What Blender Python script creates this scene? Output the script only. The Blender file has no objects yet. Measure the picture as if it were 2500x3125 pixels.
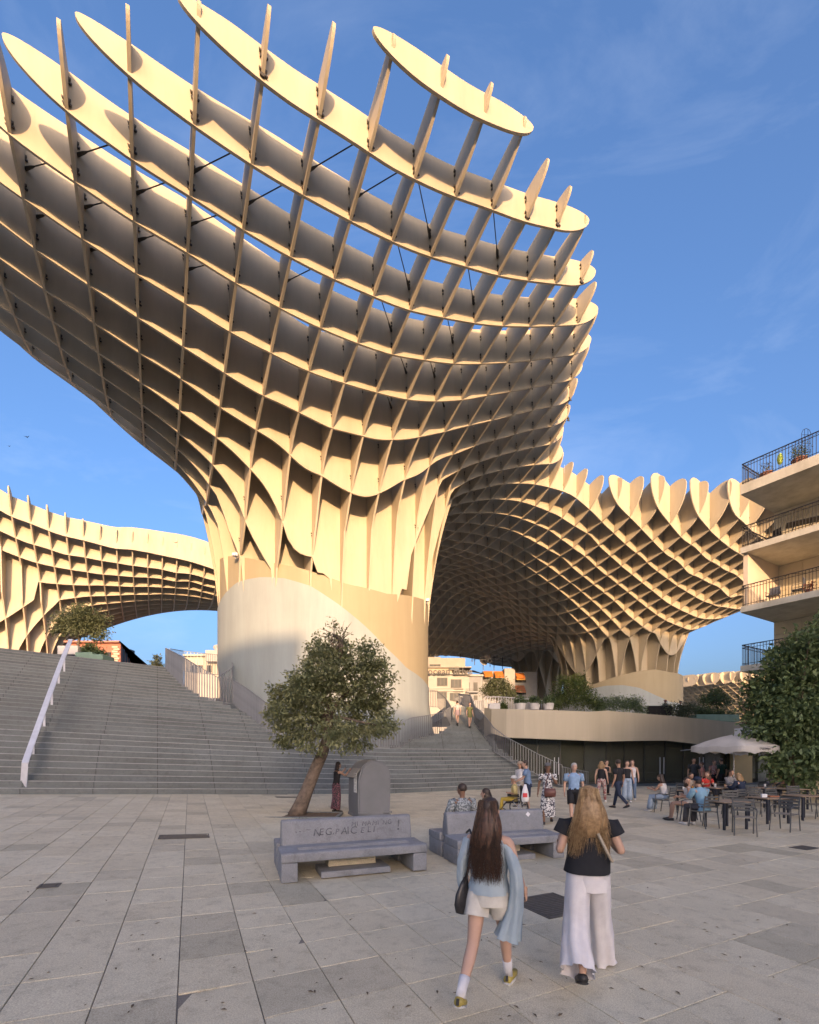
import bpy, bmesh, math, random
import numpy as np
from mathutils import Vector, Matrix, Euler

random.seed(7); np.random.seed(7)
PI = math.pi
R_ = math.radians

# ------------------------------------------------------------------ camera, sky, sun, exposure
scene = bpy.context.scene
COL = scene.collection
CAMZ = 2.0
F = 1400.0; CX = 1250.0; HY = 2305.0          # focal length and horizon in pixels of the 2500 px wide photograph
cam_d = bpy.data.cameras.new("camera")
cam = bpy.data.objects.new("camera", cam_d); COL.objects.link(cam)
cam_d.sensor_fit = 'HORIZONTAL'; cam_d.sensor_width = 36.0
cam_d.lens = F / 2500.0 * 36.0
cam_d.shift_y = (HY - 1562.5) / 2500.0
cam_d.clip_start = 0.1; cam_d.clip_end = 2500
cam.location = (0, 0, CAMZ); cam.rotation_euler = (PI / 2, 0, 0)
scene.camera = cam

SUN_EL = R_(8.0)
SUN_DIR = Vector((-0.193, 1.035, 0)).normalized()      # horizontal travel direction of the light
w = bpy.data.worlds.new("World"); scene.world = w; w.use_nodes = True
nt = w.node_tree; nt.nodes.clear()
wo = nt.nodes.new("ShaderNodeOutputWorld"); bg = nt.nodes.new("ShaderNodeBackground")
sky = nt.nodes.new("ShaderNodeTexSky"); sky.sky_type = 'NISHITA'; sky.sun_disc = False
sky.sun_elevation = SUN_EL
# towards the sun: the opposite of its travel direction
sky.sun_rotation = math.atan2(-SUN_DIR.x, -SUN_DIR.y)
sky.altitude = 0; sky.air_density = 0.8; sky.dust_density = 8.0; sky.ozone_density = 3.0
bg.inputs[1].default_value = 0.15
# thin cirrus: real cloud detail of the sky itself, drawn over the whole dome
tc = nt.nodes.new("ShaderNodeTexCoord"); mp = nt.nodes.new("ShaderNodeMapping")
mp.inputs['Rotation'].default_value = (0.35, 0.12, 0.5); mp.inputs['Scale'].default_value = (1.2, 4.6, 7.0)
nz = nt.nodes.new("ShaderNodeTexNoise"); nz.inputs['Scale'].default_value = 1.25; nz.inputs['Detail'].default_value = 8
nz.inputs['Roughness'].default_value = 0.62; nz.inputs['Distortion'].default_value = 0.5
cr = nt.nodes.new("ShaderNodeValToRGB"); cr.color_ramp.elements[0].position = 0.5; cr.color_ramp.elements[1].position = 0.83
cr.color_ramp.elements[1].color = (.14, .14, .14, 1)
mx = nt.nodes.new("ShaderNodeMixRGB"); mx.inputs[2].default_value = (1.9, 2.05, 2.3, 1)
L = nt.links.new
L(tc.outputs['Generated'], mp.inputs[0]); L(mp.outputs[0], nz.inputs['Vector']); L(nz.outputs['Fac'], cr.inputs[0])
L(cr.outputs[0], mx.inputs[0]); gm = nt.nodes.new('ShaderNodeGamma'); gm.inputs[1].default_value = 1.0
L(sky.outputs[0], gm.inputs[0])
tn = nt.nodes.new('ShaderNodeMixRGB'); tn.blend_type = 'MULTIPLY'; tn.inputs[0].default_value = 1.0; tn.inputs[2].default_value = (1.12, .955, .92, 1)
L(gm.outputs[0], tn.inputs[1]); L(tn.outputs[0], mx.inputs[1])
hs = nt.nodes.new("ShaderNodeHueSaturation"); hs.inputs['Saturation'].default_value = 1.12
L(mx.outputs[0], hs.inputs['Color']); L(hs.outputs[0], bg.inputs[0]); L(bg.outputs[0], wo.inputs[0])

sd = bpy.data.lights.new("sun", 'SUN'); so = bpy.data.objects.new("sun", sd); COL.objects.link(so)
sd.energy = 2.0; sd.angle = R_(0.5); sd.color = (0.84, 0.52, 0.28)
trav = Vector((SUN_DIR.x * math.cos(SUN_EL), SUN_DIR.y * math.cos(SUN_EL), -math.sin(SUN_EL)))
so.rotation_euler = trav.to_track_quat('-Z', 'Y').to_euler(); so.location = (0, -20, 40)

vs = scene.view_settings
vs.view_transform = 'Standard'; vs.look = 'None'; vs.gamma = 1.0; vs.use_curve_mapping = False
vs.exposure = 2.1
scene.cycles.max_bounces = 7; scene.cycles.diffuse_bounces = 5; scene.cycles.glossy_bounces = 3
scene.cycles.transparent_max_bounces = 8; scene.cycles.transmission_bounces = 3
scene.cycles.use_denoising = True

# ------------------------------------------------------------------ helpers
def tag(o, label=None, cat=None, group=None, kind=None):
    if label: o['label'] = label
    if cat: o['category'] = cat
    if group: o['group'] = group
    if kind: o['kind'] = kind
    return o

def thing(name, label, cat, loc=(0, 0, 0), rz=0.0, group=None):
    o = bpy.data.objects.new(name, None); COL.objects.link(o)
    o.empty_display_size = 0.2
    o.location = loc; o.rotation_euler = (0, 0, rz)
    return tag(o, label, cat, group)

def link(name, me, mat=None, parent=None, loc=None, rot=None, scl=None):
    o = bpy.data.objects.new(name, me); COL.objects.link(o)
    if mat is not None and len(me.materials) == 0: me.materials.append(mat)
    if parent is not None: o.parent = parent
    if loc is not None: o.location = loc
    if rot is not None: o.rotation_euler = rot
    if scl is not None: o.scale = scl
    return o

def mesh_np(name, verts, faces, smooth=False):
    me = bpy.data.meshes.new(name)
    me.from_pydata([tuple(map(float, v)) for v in verts], [], [tuple(int(i) for i in f) for f in faces])
    me.update()
    if smooth: me.polygons.foreach_set('use_smooth', [True] * len(me.polygons))
    return me

class MB:
    """collects simple solids into one mesh"""
    def __init__(s): s.v = []; s.f = []; s.sm = False
    def add(s, vs_, fs_):
        b = len(s.v); s.v += [tuple(v) for v in vs_]; s.f += [tuple(b + i for i in f) for f in fs_]; return s
    def box(s, c, d, rz=0.0, M=None, bev=0.0):
        hx, hy, hz = d[0] / 2, d[1] / 2, d[2] / 2
        if bev > 0:
            bm = bmesh.new(); bmesh.ops.create_cube(bm, size=1.0)
            bmesh.ops.scale(bm, vec=d, verts=bm.verts)
            bmesh.ops.bevel(bm, geom=bm.edges[:], offset=bev, segments=2, affect='EDGES', profile=0.6)
            vs_ = [v.co.copy() for v in bm.verts]; fs_ = [[v.index for v in f.verts] for f in bm.faces]; 
            bm.verts.index_update(); fs_ = [[v.index for v in f.verts] for f in bm.faces]
            bm.free()
        else:
            vs_ = [Vector((x, y, z)) for z in (-hz, hz) for y in (-hy, hy) for x in (-hx, hx)]
            fs_ = [(0, 2, 3, 1), (4, 5, 7, 6), (0, 1, 5, 4), (2, 6, 7, 3), (0, 4, 6, 2), (1, 3, 7, 5)]
        T = M if M is not None else Matrix.Translation(c) @ Matrix.Rotation(rz, 4, 'Z')
        if M is not None and c is not None: T = M @ Matrix.Translation(c)
        return s.add([T @ v for v in vs_], fs_)
    def tube(s, pts, r, n=6, cap=True):
        pts = [Vector(p) for p in pts]; rr = r if isinstance(r, (list, tuple)) else [r] * len(pts)
        vs_, fs_ = [], []
        up = Vector((0, 0, 1)); prev = None
        for i, p in enumerate(pts):
            t = (pts[min(i + 1, len(pts) - 1)] - pts[max(i - 1, 0)])
            if t.length < 1e-9: t = Vector((0, 0, 1))
            t.normalize()
            if prev is None:
                a = t.cross(up)
                if a.length < 1e-3: a = t.cross(Vector((1, 0, 0)))
            else: a = prev - t * prev.dot(t)
            if a.length < 1e-6: a = t.orthogonal()
            a.normalize(); prev = a; b = t.cross(a)
            for k in range(n):
                th = 2 * PI * k / n
                vs_.append(p + (a * math.cos(th) + b * math.sin(th)) * rr[i])
        for i in range(len(pts) - 1):
            for k in range(n):
                k2 = (k + 1) % n
                fs_.append((i * n + k, i * n + k2, (i + 1) * n + k2, (i + 1) * n + k))
        if cap:
            fs_.append(tuple(range(n))[::-1]); fs_.append(tuple((len(pts) - 1) * n + k for k in range(n)))
        return s.add(vs_, fs_)
    def lathe(s, prof, n=20, c=(0, 0, 0)):
        vs_ = [(c[0] + r * math.cos(2 * PI * k / n), c[1] + r * math.sin(2 * PI * k / n), c[2] + z) for r, z in prof for k in range(n)]
        fs_ = [(i * n + k, i * n + (k + 1) % n, (i + 1) * n + (k + 1) % n, (i + 1) * n + k) for i in range(len(prof) - 1) for k in range(n)]
        return s.add(vs_, fs_)
    def loft(s, rings, cap=True, closed=True):
        n = len(rings[0]); vs_ = [p for r in rings for p in r]; fs_ = []
        for i in range(len(rings) - 1):
            for k in range(n if closed else n - 1):
                k2 = (k + 1) % n
                fs_.append((i * n + k, i * n + k2, (i + 1) * n + k2, (i + 1) * n + k))
        if cap and closed:
            fs_.append(tuple(range(n))[::-1]); fs_.append(tuple((len(rings) - 1) * n + k for k in range(n)))
        return s.add(vs_, fs_)
    def prism(s, poly, z0, z1):
        n = len(poly)
        vs_ = [(x, y, z0) for x, y in poly] + [(x, y, z1) for x, y in poly]
        fs_ = [tuple(range(n))[::-1], tuple(range(n, 2 * n))] + [(k, (k + 1) % n, n + (k + 1) % n, n + k) for k in range(n)]
        return s.add(vs_, fs_)
    def mesh(s, name, smooth=False, autosmooth=False):
        me = mesh_np(name, s.v, s.f, smooth)
        if autosmooth:
            me.polygons.foreach_set('use_smooth', [True] * len(me.polygons))
            try: me.set_sharp_from_angle(angle=R_(38))
            except Exception: pass
        return me
    def build(s, name, mat, parent=None, smooth=False, autosmooth=False, **k):
        return link(name, s.mesh(name, smooth, autosmooth), mat, parent, **k)

def children_of(o): return [c for c in o.children]
def copy_tree(o, parent=None):
    c = o.copy(); COL.objects.link(c)
    if parent is not None: c.parent = parent
    for ch in children_of(o): copy_tree(ch, c)
    return c

# picture helpers: a pixel of the photograph and a depth give a place in the world
def P(x, y, Y): return Vector(((x - CX) / F * Y, Y, CAMZ + (HY - y) / F * Y))
U_DIR = Vector((0.876, 0.482, 0)).normalized(); V_DIR = Vector((-0.482, 0.876, 0)).normalized()
def UV(u, v, z=0.0): return U_DIR * u + V_DIR * v + Vector((0, 0, z))
def g_of(X): # the plaza rises gently to the left
    t = -X - 1.5
    return 0.045 * min(max(t, 0.0), 25.0)
def ground_at(x, y):
    """world point on the plaza seen at pixel x, y"""
    r = (x - CX) / F; s = (y - HY) / F
    Y = CAMZ / s
    X = r * Y
    if -X > 1.5: # z = .045(-rY-1.5) = 2 - sY
        Y = (CAMZ + 0.0675) / (s - 0.045 * r); X = r * Y
    return Vector((X, Y, g_of(X)))

# ------------------------------------------------------------------ materials
def noise_mat(name, col, col2=None, scale=8.0, detail=6, rough=0.6, bump=0.0, bscale=None, metal=0.0, spec=0.5, contrast=(0.35, 0.65), obj_var=0.0, trans=0.0, coord='Object', extra=None):
    m = bpy.data.materials.new(name); m.use_nodes = True
    n = m.node_tree.nodes; l = m.node_tree.links.new
    b = n["Principled BSDF"]
    b.inputs['Roughness'].default_value = rough; b.inputs['Metallic'].default_value = metal
    b.inputs['Specular IOR Level'].default_value = spec
    tcn = n.new("ShaderNodeTexCoord")
    if col2 is None: col2 = tuple(c * 0.82 for c in col)
    tx = n.new("ShaderNodeTexNoise"); tx.inputs['Scale'].default_value = scale; tx.inputs['Detail'].default_value = detail
    tx.inputs['Roughness'].default_value = 0.6
    l(tcn.outputs[coord], tx.inputs['Vector'])
    rp = n.new("ShaderNodeValToRGB")
    rp.color_ramp.elements[0].position = contrast[0]; rp.color_ramp.elements[1].position = contrast[1]
    rp.color_ramp.elements[0].color = (*col2, 1); rp.color_ramp.elements[1].color = (*col, 1)
    l(tx.outputs['Fac'], rp.inputs[0])
    out = rp.outputs[0]
    if obj_var > 0:
        oi = n.new("ShaderNodeObjectInfo"); mr = n.new("ShaderNodeMapRange")
        mr.inputs['To Min'].default_value = 1 - obj_var; mr.inputs['To Max'].default_value = 1 + obj_var
        l(oi.outputs['Random'], mr.inputs['Value'])
        hv = n.new("ShaderNodeHueSaturation"); l(mr.outputs[0], hv.inputs['Value']); l(out, hv.inputs['Color']); out = hv.outputs[0]
    l(out, b.inputs['Base Color'])
    if bump > 0:
        t2 = n.new("ShaderNodeTexNoise"); t2.inputs['Scale'].default_value = bscale or scale * 6; t2.inputs['Detail'].default_value = 5
        l(tcn.outputs[coord], t2.inputs['Vector'])
        bp = n.new("ShaderNodeBump"); bp.inputs['Strength'].default_value = bump; bp.inputs['Distance'].default_value = 0.02
        l(t2.outputs['Fac'], bp.inputs['Height']); l(bp.outputs[0], b.inputs['Normal'])
    if trans > 0:
        b.inputs['Subsurface Weight'].default_value = 0.0
        tr = n.new("ShaderNodeBsdfTranslucent"); l(out, tr.inputs[0]); ms = n.new("ShaderNodeMixShader"); ms.inputs[0].default_value = trans
        l(b.outputs[0], ms.inputs[1]); l(tr.outputs[0], ms.inputs[2]); l(ms.outputs[0], n["Material Output"].inputs[0])
    m.diffuse_color = (*col, 1)
    return m

def streak(m, amt=.25, sc=(1.6, 1.6, .13), scale=1.0, seams=None):
    """rain streaks and grime running down a surface, multiplied into the material's own colour; optional panel seams"""
    n = m.node_tree.nodes; l = m.node_tree.links; b = n["Principled BSDF"]; src = b.inputs['Base Color'].links[0].from_socket
    g = n.new("ShaderNodeNewGeometry"); mp_ = n.new("ShaderNodeMapping"); mp_.inputs['Scale'].default_value = sc; l.new(g.outputs['Position'], mp_.inputs[0])
    t = n.new("ShaderNodeTexNoise"); t.inputs['Scale'].default_value = scale; t.inputs['Detail'].default_value = 9; t.inputs['Roughness'].default_value = .68; l.new(mp_.outputs[0], t.inputs['Vector'])
    r = n.new("ShaderNodeValToRGB"); r.color_ramp.elements[0].position = .30; r.color_ramp.elements[0].color = (1 - amt, 1 - amt * 1.05, 1 - amt * 1.15, 1); r.color_ramp.elements[1].position = .62
    l.new(t.outputs['Fac'], r.inputs[0]); mx_ = n.new("ShaderNodeMixRGB"); mx_.blend_type = 'MULTIPLY'; mx_.inputs[0].default_value = 1; l.new(src, mx_.inputs[1]); l.new(r.outputs[0], mx_.inputs[2])
    out = mx_.outputs[0]
    if seams:
        ax, pitch, wd, dark = seams
        tc_ = n.new("ShaderNodeTexCoord"); sp = n.new("ShaderNodeSeparateXYZ"); l.new(tc_.outputs['Object'], sp.inputs[0])
        d1_ = n.new("ShaderNodeMath"); d1_.operation = 'DIVIDE'; d1_.inputs[1].default_value = pitch; l.new(sp.outputs[ax], d1_.inputs[0])
        f_ = n.new("ShaderNodeMath"); f_.operation = 'FRACT'; l.new(d1_.outputs[0], f_.inputs[0])
        c_ = n.new("ShaderNodeMath"); c_.operation = 'LESS_THAN'; c_.inputs[1].default_value = wd / pitch; l.new(f_.outputs[0], c_.inputs[0])
        m2_ = n.new("ShaderNodeMixRGB"); m2_.blend_type = 'MULTIPLY'; l.new(c_.outputs[0], m2_.inputs[0]); l.new(out, m2_.inputs[1]); m2_.inputs[2].default_value = (dark, dark, dark, 1); out = m2_.outputs[0]
    l.new(out, b.inputs['Base Color']); return m

def glass_mat(name, tint=(0.05, 0.06, 0.055), rough=0.04, alpha=0.35):
    m = bpy.data.materials.new(name); m.use_nodes = True
    n = m.node_tree.nodes; l = m.node_tree.links.new
    b = n["Principled BSDF"]; b.inputs['Base Color'].default_value = (*tint, 1); b.inputs['Roughness'].default_value = rough
    b.inputs['Specular IOR Level'].default_value = 0.8
    b.inputs['Alpha'].default_value = alpha
    return m
# ------------------------------------------------------------------ the timber lattice canopy
KS = 1.25                      # scale of the measured lattice about the eye point
S0 = 1.5                       # grid step before scaling
U0 = 0.88; V0 = 12.2
def kz(z): return CAMZ + KS * (z - 2.0)
def G(u, v, z):                # lattice coordinates -> world
    p = UV(u, v) * KS; return Vector((p.x, p.y, kz(z)))
def uz(x, y, v):               # pixel on the fin of constant v -> (u, z)
    r = (x - CX) / F
    t = (0.482 + 0.876 * r) / (0.876 - 0.482 * r)
    u = t * v; Y = 0.482 * u + 0.876 * v
    return u, 2 + (HY - y) / F * Y
def dirz(x, y, Y):             # pixel and depth -> (u, v, z)
    X = (x - CX) / F * Y
    return (0.876 * X + 0.482 * Y, -0.482 * X + 0.876 * Y, 2 + (HY - y) / F * Y)

def tps_fit(pts, smooth=0.0):
    pts = np.array(pts, float); X = pts[:, :2]; z = pts[:, 2]; n = len(X)
    d = np.linalg.norm(X[:, None] - X[None], axis=2)
    K = np.where(d > 0, d * d * np.log(d + 1e-12), 0) + smooth * np.eye(n)
    Pm = np.c_[np.ones(n), X]
    A = np.zeros((n + 3, n + 3)); A[:n, :n] = K; A[:n, n:] = Pm; A[n:, :n] = Pm.T
    wgt = np.linalg.solve(A, np.r_[z, 0, 0, 0])
    def ev(u, v):
        q = np.c_[np.atleast_1d(u), np.atleast_1d(v)].astype(float)
        dd = np.linalg.norm(q[:, None] - X[None], axis=2)
        kk = np.where(dd > 0, dd * dd * np.log(dd + 1e-12), 0)
        return kk @ wgt[:n] + wgt[n] + q @ wgt[n + 1:]
    return ev

QA = {
 2: [(704,174),(781,237),(913,334),(948,355),(1101,452),(1191,511),(1362,594),(1479,635),(1592,676),(1686,699)],
 1: [(1200,194),(1313,275),(1434,351),(1520,390)],
 3: [(397,240),(581,379),(750,494),(906,588),(1045,664),(1177,730),(1294,779),(1411,813),(1513,841),(1607,858),(1694,868)],
 4: [(219,355),(403,490),(574,598),(729,696),(868,777),(1000,845),(1122,899),(1238,945),(1351,971),(1464,990),(1532,996),(1618,998),(1694,996)],
 5: [(0,390),(63,440),(247,570),(431,692),(563,769),(704,857),(843,936),(965,997),(1080,1045),(1191,1082),(1287,1099),(1385,1111),(1475,1111),(1554,1107),(1633,1099),(1705,1090)],
 6: [(0,557),(104,631),(268,743),(435,850),(553,922),(680,1002),(823,1077),(927,1128),(1049,1170),(1146,1198),(1241,1220),(1336,1226),(1422,1220),(1494,1207),(1569,1194),(1641,1180),(1700,1169)],
 7: [(0,682),(137,784),(287,883),(438,983),(560,1061),(685,1140),(791,1203),(908,1258),(1006,1306),(1103,1331),(1197,1343),(1250,1340),(1360,1318),(1453,1295),(1517,1280),(1589,1262),(1653,1247)],
 8: [(0,791),(167,906),(306,1000),(445,1092),(550,1157),(675,1247),(779,1312),(870,1375),(980,1452),(1050,1495),(1119,1517),(1229,1467),(1322,1414),(1392,1385),(1470,1354),(1534,1337),(1601,1318),(1659,1306)],
 9: [(0,868),(197,1005),(323,1094),(440,1176),(600,1294),(661,1337),(750,1418),(815,1495),(860,1588),(880,1650),(1276,1582),(1293,1527),(1314,1492),(1354,1463),(1424,1425),(1491,1401),(1554,1383),(1612,1370),(1667,1359)],
 10: [(0,934),(97,998),(223,1090),(341,1170),(600,1371),(655,1426),(701,1487),(730,1540),(750,1596),(1320,1553),(1346,1518),(1383,1495),(1447,1459),(1508,1441),(1569,1428),(1627,1420),(1670,1417)],
 11: [(0,984),(136,1077),(250,1157),(600,1430),(643,1487),(673,1535),(689,1596),(1349,1547),(1407,1509),(1467,1492),(1525,1479),(1583,1476),(1633,1479),(1676,1488),(1720,1501),(1750,1515),(1804,1560),(1843,1600),(1914,1666),(1956,1699),(1987,1729),(2018,1753),(2051,1777),(2083,1798),(2112,1816),(2142,1833),(2170,1843),(2201,1852),(2250,1859)],
 12: [(1325,1579),(1378,1547),(1430,1533),(1488,1525),(1540,1525),(1586,1531),(1630,1544),(1676,1562),(1725,1588),(1750,1604),(1801,1635),(1832,1670),(1870,1704),(1903,1734),(1942,1765),(1971,1788),(2006,1816),(2034,1838),(2065,1856),(2097,1871),(2124,1883),(2152,1889)],
 13: [(1401,1567),(1453,1566),(1499,1566),(1549,1572),(1595,1585),(1638,1602),(1679,1621),(1717,1649),(1756,1678),(1794,1706),(1829,1739),(1863,1765),(1895,1791),(1928,1817),(1959,1842),(1990,1866),(2020,1887),(2048,1901),(2077,1913),(2105,1922)],
 14: [(1366,1596),(1424,1595),(1470,1601),(1517,1608),(1557,1618),(1598,1636),(1636,1657),(1679,1681),(1717,1703),(1752,1737),(1787,1765),(1822,1793),(1853,1817),(1886,1845),(1917,1877),(1949,1903),(1978,1925)],
 15: [(1346,1617),(1389,1622),(1436,1626),(1482,1636),(1525,1643),(1566,1659),(1604,1681),(1644,1709),(1682,1735),(1712,1758),(1750,1786),(1783,1814),(1817,1843),(1848,1873),(1879,1904),(1910,1937)],
 16: [(1357,1643),(1407,1654),(1453,1659),(1496,1671),(1537,1687),(1572,1707),(1609,1730),(1647,1757),(1682,1783),(1717,1810),(1750,1838),(1780,1866),(1811,1894),(1843,1932)],
 17: [(1427,1684),(1467,1696),(1505,1710),(1546,1730),(1578,1748),(1617,1777),(1650,1797),(1687,1825),(1717,1850),(1743,1878)],
}
ptsA = []
for j, L_ in QA.items():
    v = V0 + S0 * (j - 2)
    for x, y in L_:
        u, z = uz(x, y, v); ptsA.append((u, v, z))
# rim bottoms of the second bowl (fins of smaller v step out towards the camera there)
for j, L_ in {10: [(1926,1583),(1964,1622),(1999,1659),(2037,1695),(2069,1715),(2100,1748),(2131,1762),(2163,1779),(2194,1793),(2257,1817)],
              9: [(2014,1562),(2051,1608),(2086,1647),(2121,1671),(2149,1699),(2183,1720),(2215,1741),(2246,1755)],
              8: [(2142,1590),(2173,1626),(2204,1654),(2236,1678)], 7: [(2266,1592)]}.items():
    v = V0 + S0 * (j - 2)
    for x, y in L_:
        u, z = uz(x, y, v); ptsA.append((u, v, z))
for x, y, Y in [(1400,1775,53),(1400,1850,60),(1400,1920,65),(1400,1978,70),(1330,1700,45),(1320,1800,55),(1308,1982,68),(1320,1900,62),
                (1550,1850,57),(1550,1900,61),(1500,1950,67),(1620,1900,56),(1600,1960,66),(1700,1960,60),(1320,1750,50),(1480,1800,53)]:
    ptsA.append(dirz(x, y, Y))
for x, y, Y in [(638,1526,29.2),(565,1451,28.4),(493,1393,27.6),(420,1345,27),(655,1590,29.6)]: ptsA.append(dirz(x, y, Y))
ptsA += [(-8.5,24,22.4),(-7,28.5,22.3),(-3,30.5,21.4),(0,32,20.8),(3,35,20.6),(10,41,20.5),(18,41,20.5),(24,42,20),
         (49,24,17.5),(56,24,18.5),(58,33,18.5),(57,40,18),(53,45,17.5),(47,44,17)]
zbA_raw = tps_fit(ptsA, 0.02)

T1 = (9.8, 29.0, 6.5); T2 = (49.2, 36.8, 6.2); T3 = (55.0, 55.6, 3.0)
def flare(d, R, zi=3.5, span=11.6): # height of the underside near a trunk, d from its axis
    q = np.clip((d - R) / 1.3, 0, None)
    return zi + span * q ** .5
def zbA(u, v):
    u = np.atleast_1d(np.asarray(u, float)); v = np.atleast_1d(np.asarray(v, float))
    z = zbA_raw(u, v)
    for (cu, cv, R), (zi, sp) in zip((T1, T2, T3), ((8.2, 9.4), (9.0, 7.1), (8.0, 8.0))):
        d = np.hypot(u - cu, v - cv)
        z = np.where(d < R + 2.6, np.minimum(z, flare(d, R, zi, sp)), z)
        z = np.where(d < R - .35, 3.5, z)
        if cu < 20: z = np.where((d < R + .36) & (v < 23.2), np.minimum(z, 11.3), z)   # the front fins run down behind the rim
    return z
tA = tps_fit([(3.6,12.2,.95),(5.6,16.7,1.62),(5.4,18.2,1.76),(3.7,15.2,1.4),(3,13.7,1.28),(9,13.7,1.1),(11,12.2,1.0),(14,16.7,1.5),(17,16.7,1.45),
              (1,12.4,.8),(-1,14,.9),(-5,18,1.5),(7,10.8,.85),(9,10.8,.8),(20,17,1.3),(22,20,1.5),(25,25,1.9),(31,25.5,2.0),(35,24,3.0),(39,21.5,3.0),(45,19,2.9),(42,28,3.2),
              (9,24,4.6),(4.5,22.9,6.0),(6.2,23.4,6.5),(6,22,5.0),(7,20.5,3.6),(2,25,4.4),(9.8,29,6.5),(4,26,4.2),(15,27,4.4),(11,21,3.0),(12,34,4.5),(0,26,2.4),(-6,25,1.8),(20,30,2.8),(30,38,3),(40,50,3),(50,37,3.6),(55,52,3),(56,26,3.2)], 0.05)
def TA(u, v): return zbA_raw(np.atleast_1d(u), np.atleast_1d(v)), np.clip(tA(np.atleast_1d(u), np.atleast_1d(v)), .6, 7.5)

def smooth_poly(pts, n=10):
    pts = np.array(pts, float); N = len(pts); out = []
    for i in range(N):
        p0, p1, p2, p3 = pts[(i - 1) % N], pts[i], pts[(i + 1) % N], pts[(i + 2) % N]
        for k in range(n):
            t = k / n
            out.append(0.5 * ((2 * p1) + (-p0 + p2) * t + (2 * p0 - 5 * p1 + 4 * p2 - p3) * t * t + (-p0 + 3 * p1 - 3 * p2 + p3) * t ** 3))
    return np.array(out)
outA = smooth_poly([(6.6,10.35),(4.6,10.75),(3.88,10.95),(2.38,11.35),(1.05,11.98),(.42,12.2),(-1.75,13.7),(-3.45,15.2),(-5.4,17),(-7.4,19.5),(-8.8,22.5),(-8.8,25.5),(-7.0,28.3),(-4,30.3),(-1,31.6),(2,33.3),
   (6,37.5),(12,42.5),(18,48),(24,55),(31,60.3),(37,61.8),(44,61),(50,61.8),(56,61.5),(60,57),(61,52),(57,46),(58,40),(62,33),(60,24),(54,18.5),(47,17.3),(41.5,18.6),(38.7,20.3),(34,22.9),(31,24.3),(28,24.7),(26.2,24.2),
   (24.9,23.0),(23.4,21.0),(21.9,19.1),(20.4,17.0),(18.9,15.25),(16.9,13.75),(14.7,12.25),(12.9,11.5),(11.38,11.1),(9.2,10.4)])

def intervals(poly, axis, c):
    """crossings of the closed outline with the line coord[axis]==c -> sorted interval list on the other axis"""
    c = c + 1.37e-5; a = poly; b = np.roll(poly, -1, axis=0); xs = []
    for p, q in zip(a, b):
        if (p[axis] - c) * (q[axis] - c) < 0:
            t = (c - p[axis]) / (q[axis] - p[axis]); xs.append(p[1 - axis] + t * (q[1 - axis] - p[1 - axis]))
    xs.sort(); return [(xs[i], xs[i + 1]) for i in range(0, len(xs) - 1, 2)]

def fin_mesh(name, axis, c, a, b, zb, TT, half, Lend=1.7, step=0.3, squash=0.35, pw=2.0):
    """axis 0: plane u=c running along v; axis 1: plane v=c running along u. A lens-ended plank standing on edge."""
    n = max(6, int((b - a) / step)); s = np.linspace(0, 1, n + 1)
    core = a + (b - a) * s
    e = np.array([0, .02, .06, .12, .22, .36, .55, .8, 1.1, 1.4])
    L2 = min(Lend, (b - a) / 2)
    s = np.unique(np.r_[core, a + e[e < L2], b - e[e < L2]])
    s = s[np.r_[True, np.diff(s) > 0.008]]
    if axis == 1: u, v = s, np.full_like(s, c)
    else: u, v = np.full_like(s, c), s
    d = np.minimum(s - a, b - s); q = np.clip(d / L2, 0, 1); f = np.clip(1 - (1 - q) ** pw, 0, 1) ** (1 / pw); f = np.maximum(f, .02)
    zl = zb(u, v); zr, th = TT(u, v)
    tz = zr + th                                    # smooth top surface
    mid_t = tz - th * squash; lo = mid_t + (zl - mid_t) * f; hi = mid_t + (tz - mid_t) * f
    vs_ = []
    for i in range(len(s)):
        for off, zz in ((-half, lo[i]), (half, lo[i]), (half, hi[i]), (-half, hi[i])):
            uu, vv = (s[i], c + off) if axis == 1 else (c + off, s[i])
            vs_.append(G(uu, vv, zz))
    fs_ = []
    for i in range(len(s) - 1):
        A = 4 * i; B = A + 4
        for k in range(4):
            k2 = (k + 1) % 4; fs_.append((A + k, B + k, B + k2, A + k2))
    fs_.append((0, 1, 2, 3)); m_ = 4 * (len(s) - 1); fs_.append((m_ + 3, m_ + 2, m_ + 1, m_))
    return mesh_np(name, vs_, fs_)

M_FIN = noise_mat("painted_timber_panel", (.50, .435, .315), (.47, .405, .285), scale=.35, detail=5, rough=.55, spec=.3, contrast=(.3, .7), obj_var=.03)
streak(M_FIN, .16, (.9, .9, .16))
M_BRK = noise_mat("connector_steel", (.10, .09, .07), (.05, .045, .04), scale=6, rough=.5, metal=.3)

def lattice(root, poly, zb, TT, urange, vrange, half=0.041, u0=U0, v0=V0, step=0.3, keep=None, name='fin', ends=None, half_=None):
    cnt = 0
    for axis, c0, rng in ((0, u0, urange), (1, v0, vrange)):
        for k in range(*rng):
            c = c0 + S0 * k
            for a, b in intervals(poly, axis, c):
                if b - a < 0.5: continue
                if keep and not keep(axis, c, a, b): continue
                sq, Le, pw = (0.35, 1.7, 2.0)
                if ends: sq, Le, pw = ends(axis, c, a, b)
                me = fin_mesh(name, axis, c, a, b, zb, TT, half if axis == 1 else half * 1.05, step=step, squash=sq, Lend=Le, pw=pw)
                link(name, me, M_FIN, root); cnt += 1
    return cnt

canopy = thing("lattice_canopy", "huge cream lattice canopy flaring from the round tower behind the leaning tree", "canopy", G(9.8, 29, 2))
canopy.location = (0, 0, 0)
def endsA(axis, c, a, b):
    far = (axis == 1 and a > 26) or (axis == 0 and c > 30.5)
    return (0.36, 1.5, 2.1) if far else (0.35, 1.7, 2.0)
lattice(canopy, outA, zbA, TA, (-8, 42), (-3, 38), ends=endsA)
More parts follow.
